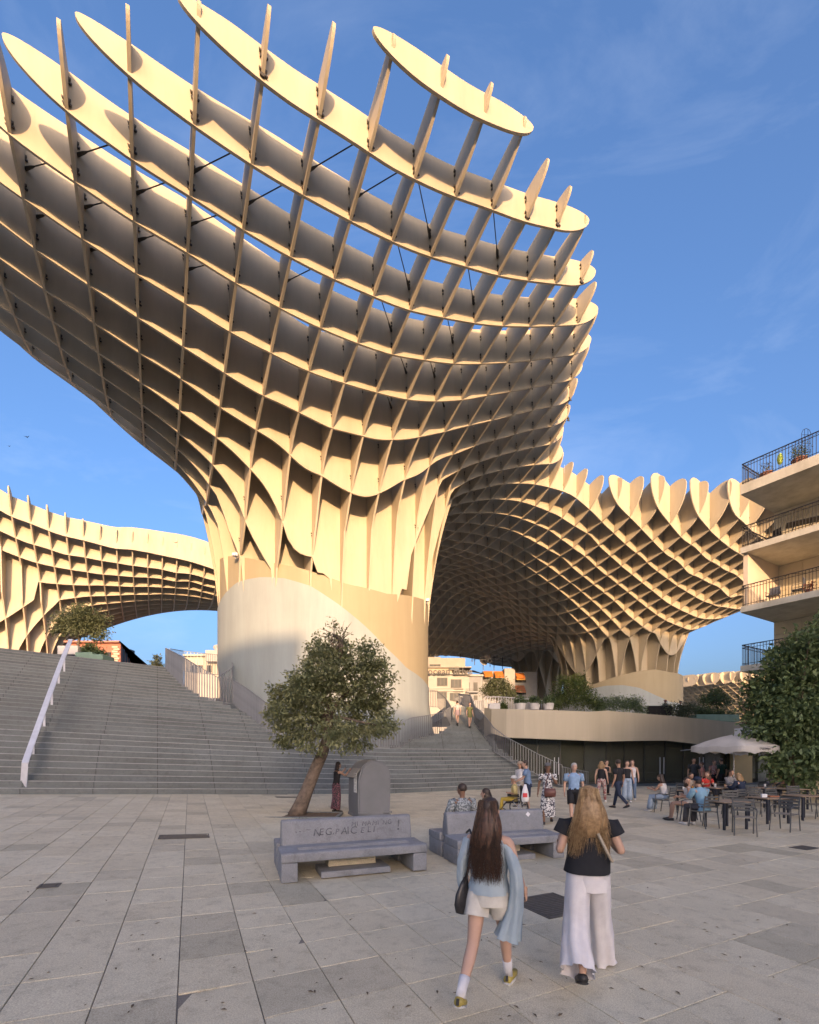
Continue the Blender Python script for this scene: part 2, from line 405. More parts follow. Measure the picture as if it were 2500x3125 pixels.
# steel connector plates at the crossings and the diagonal rods between them
cb = MB()
oc = [(-.05,-.16),(.05,-.16),(.05,-.10),(.16,-.12),(.16,-.07),(.07,-.05),(.07,.02),(.13,.05),(.13,.10),(.06,.10),(.05,.19),(-.03,.19),(-.04,.08),(-.14,.10),(-.14,.05),(-.06,.03),(-.06,-.06),(-.12,-.09),(-.12,-.13)]
nO = len(oc)
cb.add([(x, -.13, z) for x, z in oc] + [(x * .8, -.055, z * .8) for x, z in oc], [tuple(range(nO)), tuple(range(2 * nO - 1, nO - 1, -1))] + [(k, nO + k, nO + (k + 1) % nO, (k + 1) % nO) for k in range(nO)])
me_con = cb.mesh("connector"); me_con.materials.append(M_BRK)
def poly_in(poly, u, v):
    c = False; n = len(poly)
    for i in range(n):
        a = poly[i]; b = poly[i - 1]
        if (a[1] > v) != (b[1] > v) and u < (b[0] - a[0]) * (v - a[1]) / (b[1] - a[1]) + a[0]: c = not c
    return c
nodes = []
for k in range(-8, 42):
    for j in range(-2, 30):
        u = U0 + S0 * k; v = V0 + S0 * j
        if poly_in(outA, u, v) and poly_in(outA, u + .5, v + .5) and poly_in(outA, u - .5, v - .5): nodes.append((math.hypot(u, v), u, v))
nodes.sort()
na = np.array(nodes); zl_ = zbA(na[:, 1], na[:, 2]); zr_, th_a = TA(na[:, 1], na[:, 2])
rest = MB(); ncon = 0
for (d, u, v), z0, zt in zip(nodes, zl_, zr_ + th_a):
    if zt - z0 > 6 or v > 46: continue
    for fr in ((.28,) if d > 34 else (.2, .72)):
        zc = z0 + (zt - z0) * fr
        p = G(u, v, zc)
        M_ = Matrix.Translation(p) @ Matrix.Rotation(R_(28.8), 4, 'Z') @ Matrix.Scale(1.0 if d < 34 else .8, 4)
        if ncon < 280:
            o = link("connector", me_con, None, canopy); o.matrix_world = M_; ncon += 1
        else:
            rest.add([M_ @ Vector(c.co) for c in me_con.vertices], [tuple(p_.vertices) for p_ in me_con.polygons])
ro = rest.build("connectors", M_BRK, canopy); ro['kind'] = 'stuff'
def rod(k0, j0, k1, j1, fr=.55):
    pts = []
    for k, j in ((k0, j0), (k1, j1)):
        u = U0 + S0 * k; v = V0 + S0 * (j - 2)
        zr, tt = TA(u, v); zl = zbA(u, v); pts.append(G(u, v, float(zl[0] + (zr[0] + tt[0] - zl[0]) * fr)))
    a, b = pts; d = (b - a)
    MB().tube([a + d * .04, a + d * .16, a + d * .22, b - d * .05], [.07, .05, .022, .022], 6).build("brace_rod", M_BRK, canopy)
for k, j in ((2, 3), (3, 3), (1, 4), (0, 4), (2, 5), (0, 5), (-1, 5), (-1, 6), (0, 6), (-2, 5), (-2, 6), (-3, 6), (-3, 7), (-2, 7), (1, 7), (-1, 7)):
    rod(k, j, k + 1, j - 1)
for j in range(3, 8):
    rod(5 + (j > 5), j, 4 + (j > 5), j - 1); rod(7 + (j > 6), j, 6 + (j > 6), j - 1)

# ---- the canopy on the left, beyond the tower
LB = {0: [(0,265),(60,300),(190,350),(330,405),(470,455),(600,485),(735,520),(870,553),(980,560),(1100,580),(1220,605),(1335,628),(1445,655),(1555,690),(1640,720)],
 1: [(0,420),(75,455),(205,510),(345,550),(480,595),(610,615),(740,640),(865,660),(985,680),(1100,695),(1215,710),(1325,735),(1435,745),(1540,775),(1640,800)],
 2: [(0,560),(90,595),(225,645),(360,680),(490,705),(620,725),(745,745),(870,755),(985,765),(1100,770),(1210,780),(1320,800),(1425,800),(1530,830),(1640,855)],
 3: [(0,705),(100,760),(240,795),(370,815),(500,825),(630,830),(755,830),(875,835),(990,840),(1100,840),(1210,845),(1315,850),(1420,860),(1525,880),(1640,910)],
 4: [(230,1010),(380,955),(520,930),(640,915),(765,910),(885,905),(1000,900),(1110,900),(1215,895),(1315,900),(1640,945)],
 5: [(390,1150),(450,1085),(540,1030),(650,990),(780,970),(900,960),(1000,950),(1210,940)],
 6: [(520,1150),(650,1060),(800,1020),(900,1000)]}
ptsB = []
for j, L_ in LB.items():
    v = 60.4 + S0 * j
    for x, y in L_:
        u, z = uz(x / 2.464, 1450 + y / 2.464, v); ptsB.append((u, v, z))
for x, y, Y in [(330,1922,88),(420,1915,88),(510,1900,88),(570,1897,88),(660,1900,88),(420,1870,76),(540,1860,76),(640,1860,76)]:
    ptsB.append(dirz(x, y, Y))
ptsB += [(-40, 60, 26), (-42, 72, 24), (-36, 84, 24), (-25, 88, 22), (-26, 60.4, 25), (30, 62, 23), (30, 76, 22)]
zbB_raw = tps_fit(ptsB, 0.02)
T4 = (-17.5, 72.0, 6.5)
def zbB(u, v):
    z = zbB_raw(u, v); d = np.hypot(u - T4[0], v - T4[1])
    z = np.where(d < T4[2] + 2.6, np.minimum(z, flare(d, T4[2], 11, 6)), z)
    return np.where(d < T4[2], 3.5, z)
tB = tps_fit([(-13, 60, 2.0), (4, 60, 3.0), (-30, 62, 2.2), (-17, 72, 6.5), (-12, 66, 3.4), (5, 75, 3.0), (25, 70, 3), (-30, 80, 3)], .05)
def TB(u, v): return zbB_raw(u, v), np.clip(tB(np.atleast_1d(u), np.atleast_1d(v)), .6, 6.5)
outB = smooth_poly([(-44,60),(-34,58.2),(-26,58.4),(-16,59.0),(-12.2,59.2),(-9,59.5),(-5,59.9),(0,60.2),(6,60.25),(14,60.3),(26,60.3),(32,64),(30,74),(20,79),(8,80.5),(-2,81.5),(-12,84),(-24,88),(-36,86),(-46,76)])
canopyB = thing("lattice_canopy", "farther cream lattice canopy at the left edge behind the wide stairs", "canopy")
lattice(canopyB, outB, zbB, TB, (-32, 22), (-1, 20), u0=U0 - 0.35, v0=60.4, step=.4, half=0.06)

# ---- the low far canopy on the right, under the balconies
def zbC_raw(u, v):
    d = np.hypot(u - 140, v - 64); return 17.9 - 0.42 * np.clip(30 - d, 0, None) + 0 * u
def zbC(u, v): return np.minimum(zbC_raw(u, v), flare(np.hypot(u - 140, v - 64), 5, 3, 30)) 
def TC(u, v): return zbC_raw(u, v), 2.6 + 0 * u
th_ = np.linspace(0, 2 * PI, 49)[:-1]
outC = np.c_[137 + 30 * np.cos(th_), 62.5 + 20 * np.sin(th_)]
canopyC = thing("lattice_canopy", "low far lattice canopy seen under the lowest balcony on the right", "canopy")
lattice(canopyC, outC, zbC, TC, (68, 112), (18, 50), step=.8, half=0.08)
# ------------------------------------------------------------------ ground
def stone_mat(name, c1, c2, speck=0.35, sscale=90, rough=.62, obj_var=.0, attr=None, blot=1.1, bump=.25):
    m = bpy.data.materials.new(name); m.use_nodes = True
    n = m.node_tree.nodes; l = m.node_tree.links.new; b = n["Principled BSDF"]
    b.inputs['Roughness'].default_value = rough; b.inputs['Specular IOR Level'].default_value = .35
    geo = n.new("ShaderNodeNewGeometry")
    a = n.new("ShaderNodeTexNoise"); a.inputs['Scale'].default_value = blot; a.inputs['Detail'].default_value = 7; a.inputs['Roughness'].default_value = .65
    s = n.new("ShaderNodeTexNoise"); s.inputs['Scale'].default_value = sscale; s.inputs['Detail'].default_value = 3; s.inputs['Roughness'].default_value = .8
    st = n.new("ShaderNodeTexNoise"); st.inputs['Scale'].default_value = 5.5; st.inputs['Detail'].default_value = 8; st.inputs['Roughness'].default_value = .75
    for t in (a, s, st): l(geo.outputs['Position'], t.inputs['Vector'])
    r = n.new("ShaderNodeValToRGB"); r.color_ramp.elements[0].position = .3; r.color_ramp.elements[1].position = .72
    r.color_ramp.elements[0].color = (*c2, 1); r.color_ramp.elements[1].color = (*c1, 1); l(a.outputs['Fac'], r.inputs[0])
    m1 = n.new("ShaderNodeMixRGB"); m1.blend_type = 'OVERLAY'; m1.inputs[0].default_value = speck; l(r.outputs[0], m1.inputs[1])
    sr = n.new("ShaderNodeValToRGB"); sr.color_ramp.elements[0].position = .32; sr.color_ramp.elements[1].position = .68; l(s.outputs['Fac'], sr.inputs[0]); l(sr.outputs[0], m1.inputs[2])
    m2 = n.new("ShaderNodeMixRGB"); m2.blend_type = 'MULTIPLY'; m2.inputs[0].default_value = .55; l(m1.outputs[0], m2.inputs[1])
    s2 = n.new("ShaderNodeValToRGB"); s2.color_ramp.elements[0].position = .3; s2.color_ramp.elements[0].color = (.45, .44, .43, 1); s2.color_ramp.elements[1].position = .5; l(st.outputs['Fac'], s2.inputs[0]); l(s2.outputs[0], m2.inputs[2])
    out = m2.outputs[0]
    if obj_var:
        src = n.new("ShaderNodeObjectInfo").outputs['Random'] if not attr else n.new("ShaderNodeAttribute").outputs['Fac']
        if attr: n[-1].attribute_name = attr
        cr_ = n.new("ShaderNodeValToRGB"); e = cr_.color_ramp.elements
        e[0].position = 0; e[0].color = (1 - obj_var * 1.5, 1 - obj_var * 1.5, 1 - obj_var * 1.6, 1); e[1].position = 1; e[1].color = (1 + obj_var * .5, 1 + obj_var * .5, 1 + obj_var * .45, 1)
        x = e.new(.16); x.color = (1 - obj_var * .9, 1 - obj_var * .95, 1 - obj_var, 1); x = e.new(.3); x.color = (1, .98, .95, 1)
        l(src, cr_.inputs[0]); m3 = n.new("ShaderNodeMixRGB"); m3.blend_type = 'MULTIPLY'; m3.inputs[0].default_value = 1; l(out, m3.inputs[1]); l(cr_.outputs[0], m3.inputs[2]); out = m3.outputs[0]
    l(out, b.inputs['Base Color'])
    bp = n.new("ShaderNodeBump"); bp.inputs['Strength'].default_value = bump; bp.inputs['Distance'].default_value = .01; l(s.outputs['Fac'], bp.inputs['Height']); l(bp.outputs[0], b.inputs['Normal'])
    rr = n.new("ShaderNodeMapRange"); rr.inputs['To Min'].default_value = rough - .14; rr.inputs['To Max'].default_value = rough + .16; l(st.outputs['Fac'], rr.inputs['Value']); l(rr.outputs[0], b.inputs['Roughness'])
    return m
M_TILE = stone_mat("granite_slab", (.59, .54, .41), (.48, .44, .33), obj_var=.15)
M_TILE2 = stone_mat("granite_slab_far", (.59, .54, .41), (.48, .44, .33), obj_var=.14, attr="tone")
M_BED = stone_mat("joint_mortar", (.21, .195, .17), (.14, .13, .115))
M_STEP = stone_mat("stair_granite", (.175, .20, .205), (.13, .15, .155), speck=.25, sscale=60, rough=.55, blot=.8, obj_var=.07)
streak(M_STEP, .30, (.35, .35, 2.5), .8, (0, 2.2, .03, .45))
M_NOSE2 = stone_mat("step_edge_stone", (.25, .265, .27), (.19, .20, .205), speck=.1)
M_NOSE = stone_mat("worn_step_edge", (.36, .37, .37), (.28, .29, .29), speck=.1)

xs = [-900, -26.5, -20, -14, -8, -4, -1.5, 1, 6, 14, 30, 900]; ys = [-900, -60, -10, 0, 5, 10, 15, 20, 25, 30, 40, 70, 1500]
vv = [(x, y, g_of(x) - .014) for y in ys for x in xs]
ff = [(j * len(xs) + i, j * len(xs) + i + 1, (j + 1) * len(xs) + i + 1, (j + 1) * len(xs) + i) for j in range(len(ys) - 1) for i in range(len(xs) - 1)]
ground = link("ground", mesh_np("ground", vv, ff), M_BED); tag(ground, kind='structure')
M_FARG = stone_mat("town_paving", (.45, .42, .36), (.36, .33, .28)); ground.data.materials.append(M_FARG)
for p_ in ground.data.polygons:
    c_ = p_.center
    if not (-27 < c_.x < 31 and -11 < c_.y < 41): p_.material_index = 1

paving = bpy.data.objects.new("plaza_paving", None); COL.objects.link(paving); tag(paving, kind='structure')
TA_ = R_(25.6); du_ = Vector((math.cos(TA_), math.sin(TA_))); dv_ = Vector((-math.sin(TA_), math.cos(TA_)))
TW, TH = .60, .64
tb = MB(); tb.box((0, 0, -.02), (TW - .008, TH - .008, .04), bev=0)
# bevel the slab a little so each keeps its own edge
bm = bmesh.new(); bmesh.ops.create_cube(bm, size=1.0); bmesh.ops.scale(bm, vec=(TW - .008, TH - .008, .04), verts=bm.verts)
bmesh.ops.translate(bm, vec=(0, 0, -.02), verts=bm.verts)
bmesh.ops.bevel(bm, geom=[e for e in bm.edges if all(v.co.z > -.001 for v in e.verts)], offset=.004, segments=1, affect='EDGES')
me_tile = bpy.data.meshes.new("slab"); bm.to_mesh(me_tile); bm.free(); me_tile.materials.append(M_TILE)
bm = bmesh.new(); bmesh.ops.create_cube(bm, size=1.0); bmesh.ops.scale(bm, vec=(TW - .008, 2 * TH - .008, .04), verts=bm.verts)
bmesh.ops.translate(bm, vec=(0, TH / 2, -.02), verts=bm.verts)
bmesh.ops.bevel(bm, geom=[e for e in bm.edges if all(v.co.z > -.001 for v in e.verts)], offset=.004, segments=1, affect='EDGES')
me_tile2 = bpy.data.meshes.new("slab_long"); bm.to_mesh(me_tile2); bm.free(); me_tile2.materials.append(M_TILE)
rt = random.Random(11); tiles = []
used = set()
for i in range(-70, 75):
    for j in range(-40, 95):
        if (i, j) in used: continue
        q = du_ * (i * TW + .21) + dv_ * ((j + (.5 if i % 2 else 0) * 0) * TH + .1)
        X, Y = q.x, q.y
        if Y < 2.2 or Y > 36 or abs(X) > Y * .95 + 1.0: continue
        u, v = X * .876 + Y * .482, -X * .482 + Y * .876
        if v > 21.6 and u < 21.5: continue
        if Y > 31.5 and X > 8: continue
        long = rt.random() < .22 and (i, j + 1) not in used
        used.add((i, j)); 
        if long: used.add((i, j + 1))
        tiles.append((math.hypot(X, Y), X, Y, long))
tiles.sort(); tv, tf, tone = [], [], []
for n_, (d, X, Y, long) in enumerate(tiles):
    gz = g_of(X); tilt = math.atan(.045) if X < -1.5 else 0
    jit = (rt.random() - .5) * .003
    M_ = Matrix.Translation((X, Y, gz + jit)) @ Matrix.Rotation(tilt, 4, 'Y') @ Matrix.Rotation(TA_, 4, 'Z')
    if n_ < 297:
        o = link("slab", me_tile2 if long else me_tile, None, paving); o.matrix_world = M_
    else:
        b_ = len(tv); hh = TH if not long else 2 * TH; y0 = -TH / 2 + .0055; y1 = y0 + hh - .011; hx = TW / 2 - .0055
        for z in (-.03, 0):
            for (x, y) in ((-hx, y0), (hx, y0), (hx, y1), (-hx, y1)): tv.append(M_ @ Vector((x, y, z)))
        tf += [(b_ + 4, b_ + 5, b_ + 6, b_ + 7), (b_, b_ + 1, b_ + 5, b_ + 4), (b_ + 1, b_ + 2, b_ + 6, b_ + 5), (b_ + 2, b_ + 3, b_ + 7, b_ + 6), (b_ + 3, b_, b_ + 4, b_ + 7)]
        tone += [rt.random()] * 8
me = mesh_np("slabs", tv, tf); at = me.attributes.new("tone", 'FLOAT', 'POINT'); at.data.foreach_set('value', tone)
o = link("slabs", me, M_TILE2, paving); o['kind'] = 'stuff'

# covers, grates, drains set in the paving
M_GRATE = noise_mat("cast_iron_cover", (.13, .125, .115), (.09, .087, .08), scale=12, rough=.6, metal=.4)
def cover(px, py, w_, d_, label, cat, name, bars=12, rz=TA_):
    p = ground_at(px, py); t = thing(name, label, cat, (p.x, p.y, g_of(p.x) + .002), rz)
    if p.x < -1.5: t.rotation_euler = (0, math.atan(.045) , rz)
    b = MB(); e = .03
    b.box((0, -d_ / 2, .0035), (w_, e, .007)); b.box((0, d_ / 2, .0035), (w_, e, .007)); b.box((-w_ / 2, 0, .0035), (e, d_ + e, .007)); b.box((w_ / 2, 0, .0035), (e, d_ + e, .007))
    b.build("frame", M_GRATE, t)
    b = MB().box((0, 0, .001), (w_ - .035, d_ - .035, .003)); b.build("plate", noise_mat("cover_" + name, (.075, .07, .065), (.05, .047, .043), scale=30, rough=.7), t)
    for i in range(bars):
        MB().box((0, -d_ / 2 + d_ * (i + .5) / bars, .005), (w_ - .06, d_ / bars * .45, .004)).build("rib", M_GRATE, t)
cover(1683, 2762, .78, .78, "square ribbed iron cover on the paving between the two walking women", "manhole cover", "manhole_cover", 14)
cover(563, 2553, 1.0, .55, "oblong iron grate in the open paving left of the benches", "grate", "floor_grate", 12)
cover(885, 2433, 1.2, .5, "thin iron grate at the foot of the stairs behind the leaning tree trunk", "grate", "floor_grate", 8)
cover(150, 2704, .22, .2, "tiny square drain near the left edge of the paving", "drain", "floor_drain", 4)
cover(2455, 2588, .5, .3, "small dark cover on the paving near the right edge", "manhole cover", "manhole_cover", 5)

# ------------------------------------------------------------------ stairs
ST_V0 = 21.5; TR1 = .33; RI1 = .24; LAND = ST_V0 + 10 * TR1; UP_V = 26.0; TR2 = .455; RI2 = .225; NUP = 22
RZ = math.atan2(.482, .876)
def XY_of(u, v): p = UV(u, v); return p.x, p.y
def strip_step(u0, u1, v0, v1, z, h, name, root, nose=True):
    """one step: a long stone block following the gentle cross fall"""
    us = sorted(set([u0, u1] + [c for c in np.arange(math.ceil(u0 / 4) * 4, u1, 4.0)]))
    vs_, fs_ = [], []
    for u in us:
        for (v, zz) in ((v0, z - h), (v1, z - h), (v1, z), (v0, z)):
            X, Y = XY_of(u, v); Xr, _ = XY_of(u, v0); vs_.append((u, v, zz + g_of(Xr)))
    for i in range(len(us) - 1):
        a = 4 * i; b = a + 4
        for k in range(4): fs_.append((a + k, a + (k + 1) % 4, b + (k + 1) % 4, b + k))
    fs_.append((3, 2, 1, 0)); a = 4 * (len(us) - 1); fs_.append((a, a + 1, a + 2, a + 3))
    o = link(name, mesh_np(name, vs_, fs_), M_STEP, root)
    if nose:
        vs2, fs2 = [], []
        for u in us:
            Xr, _ = XY_of(u, v0)
            for (v, zz) in ((v0 - .012, z - .028), (v0 + .035, z - .028), (v0 + .035, z + .003), (v0 - .012, z + .003)): vs2.append((u, v, zz + g_of(Xr)))
        for i in range(len(us) - 1):
            a = 4 * i; b = a + 4
            for k in range(4): fs2.append((a + k, a + (k + 1) % 4, b + (k + 1) % 4, b + k))
        link("step_edge", mesh_np("step_edge", vs2, fs2), M_NOSE if nose is True else M_NOSE2, o)
    return o
stairs = bpy.data.objects.new("stairs", None); COL.objects.link(stairs); stairs.rotation_euler = (0, 0, RZ); tag(stairs, kind='structure')
for i in range(10):
    v1 = UP_V + .02 if i == 9 else ST_V0 + (i + 1) * TR1 + .05
    strip_step(-26, 22.2 - .16 * i, ST_V0 + i * TR1, v1 if i < 9 else UP_V + .6, RI1 * (i + 1), .3 if i < 9 else .34, "step", stairs)
bound = [(26.0, 7.4), (26.7, 6.0), (28.9, 4.9), (30.8, 3.3), (31.4, 2.2), (32.7, 1.4), (35.4, .5), (37, .3)]
def ub(v): return float(np.interp(v, [b[0] for b in bound], [b[1] for b in bound]))
for i in range(NUP):
    v0_ = UP_V + i * TR2
    strip_step(-30, ub(v0_ + .2) + .25, v0_, v0_ + TR2 + .06 if i < NUP - 1 else v0_ + 2.2, 2.4 + RI2 * (i + 1), .3, "step", stairs, nose='plain')
def plane_up(px, py):
    """point of the upper flight seen at a pixel"""
    r = (px - CX) / F; c = (HY - py) / F; s = RI2 / TR2
    a = (.876 - .482 * r); g1 = -.045 * r if r < 0 else 0; g0 = -.0675 if r < 0 else 0
    Y = (s * UP_V - .4 - g0 + 0) / (s * a + g1 - c); return Vector((r * Y, Y, 2 + c * Y))
# solid body under the flights so nothing is hollow
body = MB(); 
pl = [(-30, UP_V + .3), (7.2, UP_V + .3), (4.9, 28.9), (3.3, 30.8), (1.4, 32.7), (.5, 36.2), (-30, 36.2)]
vs_ = []; 
for (u, v) in pl:
    X, Y = XY_of(u, v); vs_.append((u, v, 0))
for (u, v) in pl:
    X, Y = XY_of(u, v); vs_.append((u, v, 2.2 + (v - UP_V) * RI2 / TR2 - .12 + g_of(X) * (1)))
nP = len(pl); body.add(vs_, [tuple(range(nP, 2 * nP))] + [(k, (k + 1) % nP, nP + (k + 1) % nP, nP + k) for k in range(nP)])
o = body.build("stair_body", M_STEP, stairs)
# right flight, winding up between the two railings
def quad_block(a, b, c, d, h, name, root, mat):
    """a b front left/right, c d back right/left (world), block of depth h"""
    vs_ = [a, b, c, d] + [p - Vector((0, 0, h)) for p in (a, b, c, d)]
    return link(name, mesh_np(name, vs_, [(0, 1, 2, 3), (7, 6, 5, 4), (0, 4, 5, 1), (1, 5, 6, 2), (2, 6, 7, 3), (3, 7, 4, 0)]), mat, root)
sr = bpy.data.objects.new("stairs", None); COL.objects.link(sr); tag(sr, kind='structure')
LL = [P(1190, 2286, 29.3), P(1256, 2262, 30.6), P(1349, 2240, 32.2), P(1376, 2214, 33.6), P(1384, 2162, 38)]
RR = [P(1520, 2290, 31.0), P(1507, 2268, 32.0), P(1480, 2240, 33.0), P(1450, 2214, 33.8), P(1436, 2166, 38.2)]
zz = [2.4, 2.95, 3.55, 4.2, 6.0]; tt = [0, .28, .62, 1.0, 2.0]
def along(L_, t):
    return Vector([np.interp(t, tt, [p[k] for p in L_]) for k in range(2)] + [0])
NR = 17
for i in range(NR):
    t0 = 2.0 * i / NR; t1 = 2.0 * (i + 1) / NR
    z = float(np.interp(t1, tt, zz)); Z = Vector((0, 0, z))
    quad_block(along(LL, t0) + Z, along(RR, t0) + Z, along(RR, t1 + .02) + Z, along(LL, t1 + .02) + Z, 2.0 if i < 8 else 2.6, "step", sr, M_STEP)
MB().prism([(2.9, 38), (5.5, 38.2), (9, 52), (2.0, 52)], 5.2, 5.98).build("landing", M_STEP, sr)

# ------------------------------------------------------------------ railings
M_RAIL = noise_mat("galvanised_bar", (.27, .275, .28), (.21, .215, .22), scale=3, rough=.5, metal=.25, obj_var=.05)
M_RAILW = noise_mat("white_handrail", (.62, .63, .67), (.52, .53, .57), scale=3, rough=.45)
def railing(name, label, pts, step=.17, bar=(.05, .022), mat=None, rail_w=.07, cap=True, group=None):
    """pts: list of (base Vector, top z). Bars stand on the base line and carry a flat rail."""
    mat = mat or M_RAIL; t = thing(name, label, "railing", (0, 0, 0), 0, group)
    top = [Vector((b.x, b.y, z)) for b, z in pts]
    mb = MB(); rings = []
    for i, p in enumerate(top):
        d = (top[min(i + 1, len(top) - 1)] - top[max(i - 1, 0)]); d.z = 0; d.normalize(); s_ = Vector((-d.y, d.x, 0)) * rail_w / 2
        rings.append([p - s_ - Vector((0, 0, .02)), p + s_ - Vector((0, 0, .02)), p + s_ + Vector((0, 0, .02)), p - s_ + Vector((0, 0, .02))])
    mb.loft(rings).build("top_rail", mat, t)
    mb = MB(); rings = []
    for i, (b, z) in enumerate(pts):
        d = (top[min(i + 1, len(top) - 1)] - top[max(i - 1, 0)]); d.z = 0; d.normalize(); s_ = Vector((-d.y, d.x, 0)) * .02
        q = b + Vector((0, 0, .06)); rings.append([q - s_ - Vector((0, 0, .02)), q + s_ - Vector((0, 0, .02)), q + s_ + Vector((0, 0, .02)), q - s_ + Vector((0, 0, .02))])
    mb.loft(rings).build("bottom_rail", mat, t)
    me_b = MB().box((0, 0, .5), (bar[0], bar[1], 1)).mesh("baluster"); me_b.materials.append(mat)
    L_ = 0; carry = 0
    for i in range(len(pts) - 1):
        a, za = pts[i]; b, zb_ = pts[i + 1]; d = (b - a); dl = math.hypot(d.x, d.y)
        if dl < 1e-3: continue
        n = carry
        while n < dl:
            f = n / dl; q = a + d * f; zt = za + (zb_ - za) * f
            o = link("baluster", me_b, None, t); o.location = (q.x, q.y, q.z + .03); o.scale = (1, 1, max(.05, zt - q.z - .04)); o.rotation_euler = (0, 0, math.atan2(d.y, d.x) + .35)
            n += step
        carry = n - dl
    return t
lp = [((506, 2049), (512, 1978)), ((557, 2100), (557, 2004)), ((603, 2128), (603, 2032)), ((663, 2147), (661, 2066)), ((710, 2149), (717, 2072)), ((761, 2193), (761, 2107)), ((800, 2226), (800, 2136)), ((842, 2252), (842, 2168)), ((872, 2262), (872, 2185))]
pts = []
for (bx, by), (tx_, ty) in lp:
    b = plane_up(bx, by); pts.append((b, CAMZ + (HY - ty) / F * b.y))
pts += [(P(915, 2267, 27.6), P(915, 2203, 27.6).z), (P(1150, 2281, 29.0), P(1150, 2201, 29.0).z), (P(1223, 2284, 29.4), P(1223, 2205, 29.4).z),
        (P(1256, 2261, 30.4), P(1262, 2191, 30.4).z), (P(1309, 2250, 31.2), P(1309, 2183, 31.2).z), (P(1349, 2240, 32.0), P(1349, 2174, 32.0).z), (P(1376, 2217, 33.4), P(1376, 2156, 33.4).z)]
railing("stair_railing", "grey barred railing curving round the foot of the big tower", pts, bar=(.085, .02))
railing("stair_railing", "short lit railing climbing behind the tower's right foot", [(P(1309, 2158, 36), P(1309, 2106, 36).z), (P(1335, 2160, 36.5), P(1335, 2109, 36.5).z), (P(1360, 2178, 35.5), P(1360, 2130, 35.5).z), (P(1377, 2215, 33.5), P(1377, 2157, 33.5).z)], bar=(.06, .02))
railing("stair_railing", "barred railing at the stair top left of the tower", [(plane_up(509, 2049) + Vector((.1, .2, 0)), P(514, 1980, 31.5).z), (P(560, 2050, 35), P(560, 1987, 35).z), (P(620, 2058, 35), P(620, 1994, 35).z), (P(672, 2062, 34), P(672, 1999, 34).z), (P(706, 2066, 32), P(706, 2010, 32).z), (P(711, 2066, 30.5), P(711, 2036, 30.5).z), (P(664, 2146, 28.9), P(664, 2068, 28.9).z)], step=.26, bar=(.05, .02))
rp = [(1716, 2402, 28.6, 2335), (1640, 2366, 29.0, 2300), (1577, 2337, 29.6, 2266), (1546, 2318, 30.0, 2250), (1507, 2296, 30.7, 2221), (1487, 2262, 31.8, 2194), (1468, 2234, 32.8, 2170), (1450, 2212, 33.8, 2158), (1436, 2166, 38.2, 2120), (1400, 2150, 44, 2118)]
railing("stair_railing", "long barred railing falling to the plaza right of the far flight", [(P(x, y, Y), P(x, ty, Y).z) for x, y, Y, ty in rp], bar=(.035, .025))
railing("stair_railing", "low end piece of barred railing beside the cafe glass", [(P(1716, 2402, 28.6), P(1716, 2340, 28.6).z), (P(1796, 2398, 30.2), P(1796, 2356, 30.2).z)], bar=(.035, .025))
railing("stair_railing", "sunlit railing on the far side of the upper stair landing", [(P(1388, 2165, 40), P(1388, 2127, 40).z), (P(1404, 2162, 41), P(1404, 2125, 41).z), (P(1450, 2168, 41), P(1450, 2138, 41).z), (P(1478, 2170, 41), P(1478, 2138, 41).z)], bar=(.05, .02))

# white handrail in the middle of the wide stairs
hr = thing("handrail", "flat pale handrail climbing the wide stairs at the far left", "handrail")
def st_at(px, py): return plane_up(px, py)
hp = [ground_at(72, 2421), P(76, 2330, 16.9), P(82, 2312, 17.2), P(147, 2130, 20.6), P(186, 2024, 24.2), P(216, 1952, 27.0)]
rings = []
for i, p in enumerate(hp[1:]):
    rings.append([p + Vector((-.11, -.02, -.03)), p + Vector((.11, .02, -.03)), p + Vector((.11, .02, .03)), p + Vector((-.11, -.02, .03))])
b0 = hp[0]; rings.insert(0, [b0 + Vector((-.11, -.05, 0)), b0 + Vector((.11, -.03, 0)), b0 + Vector((.11, .03, 0)), b0 + Vector((-.11, .02, 0))])
MB().loft(rings).build("rail", M_RAILW, hr)
for (bx, by, tx_, ty) in ((101, 2322, 101, 2262), (135, 2222, 136, 2165), (158, 2160, 158, 2105), (179, 2095, 180, 2045), (196, 2054, 200, 1992)):
    b = plane_up(bx, by) if by < 2225 else P(bx, by, 18.4)
    MB().box((b.x, b.y, (b.z + P(tx_, ty, b.y).z) / 2), (.09, .03, P(tx_, ty, b.y).z - b.z + .08), rz=RZ).build("post", M_RAILW, hr)

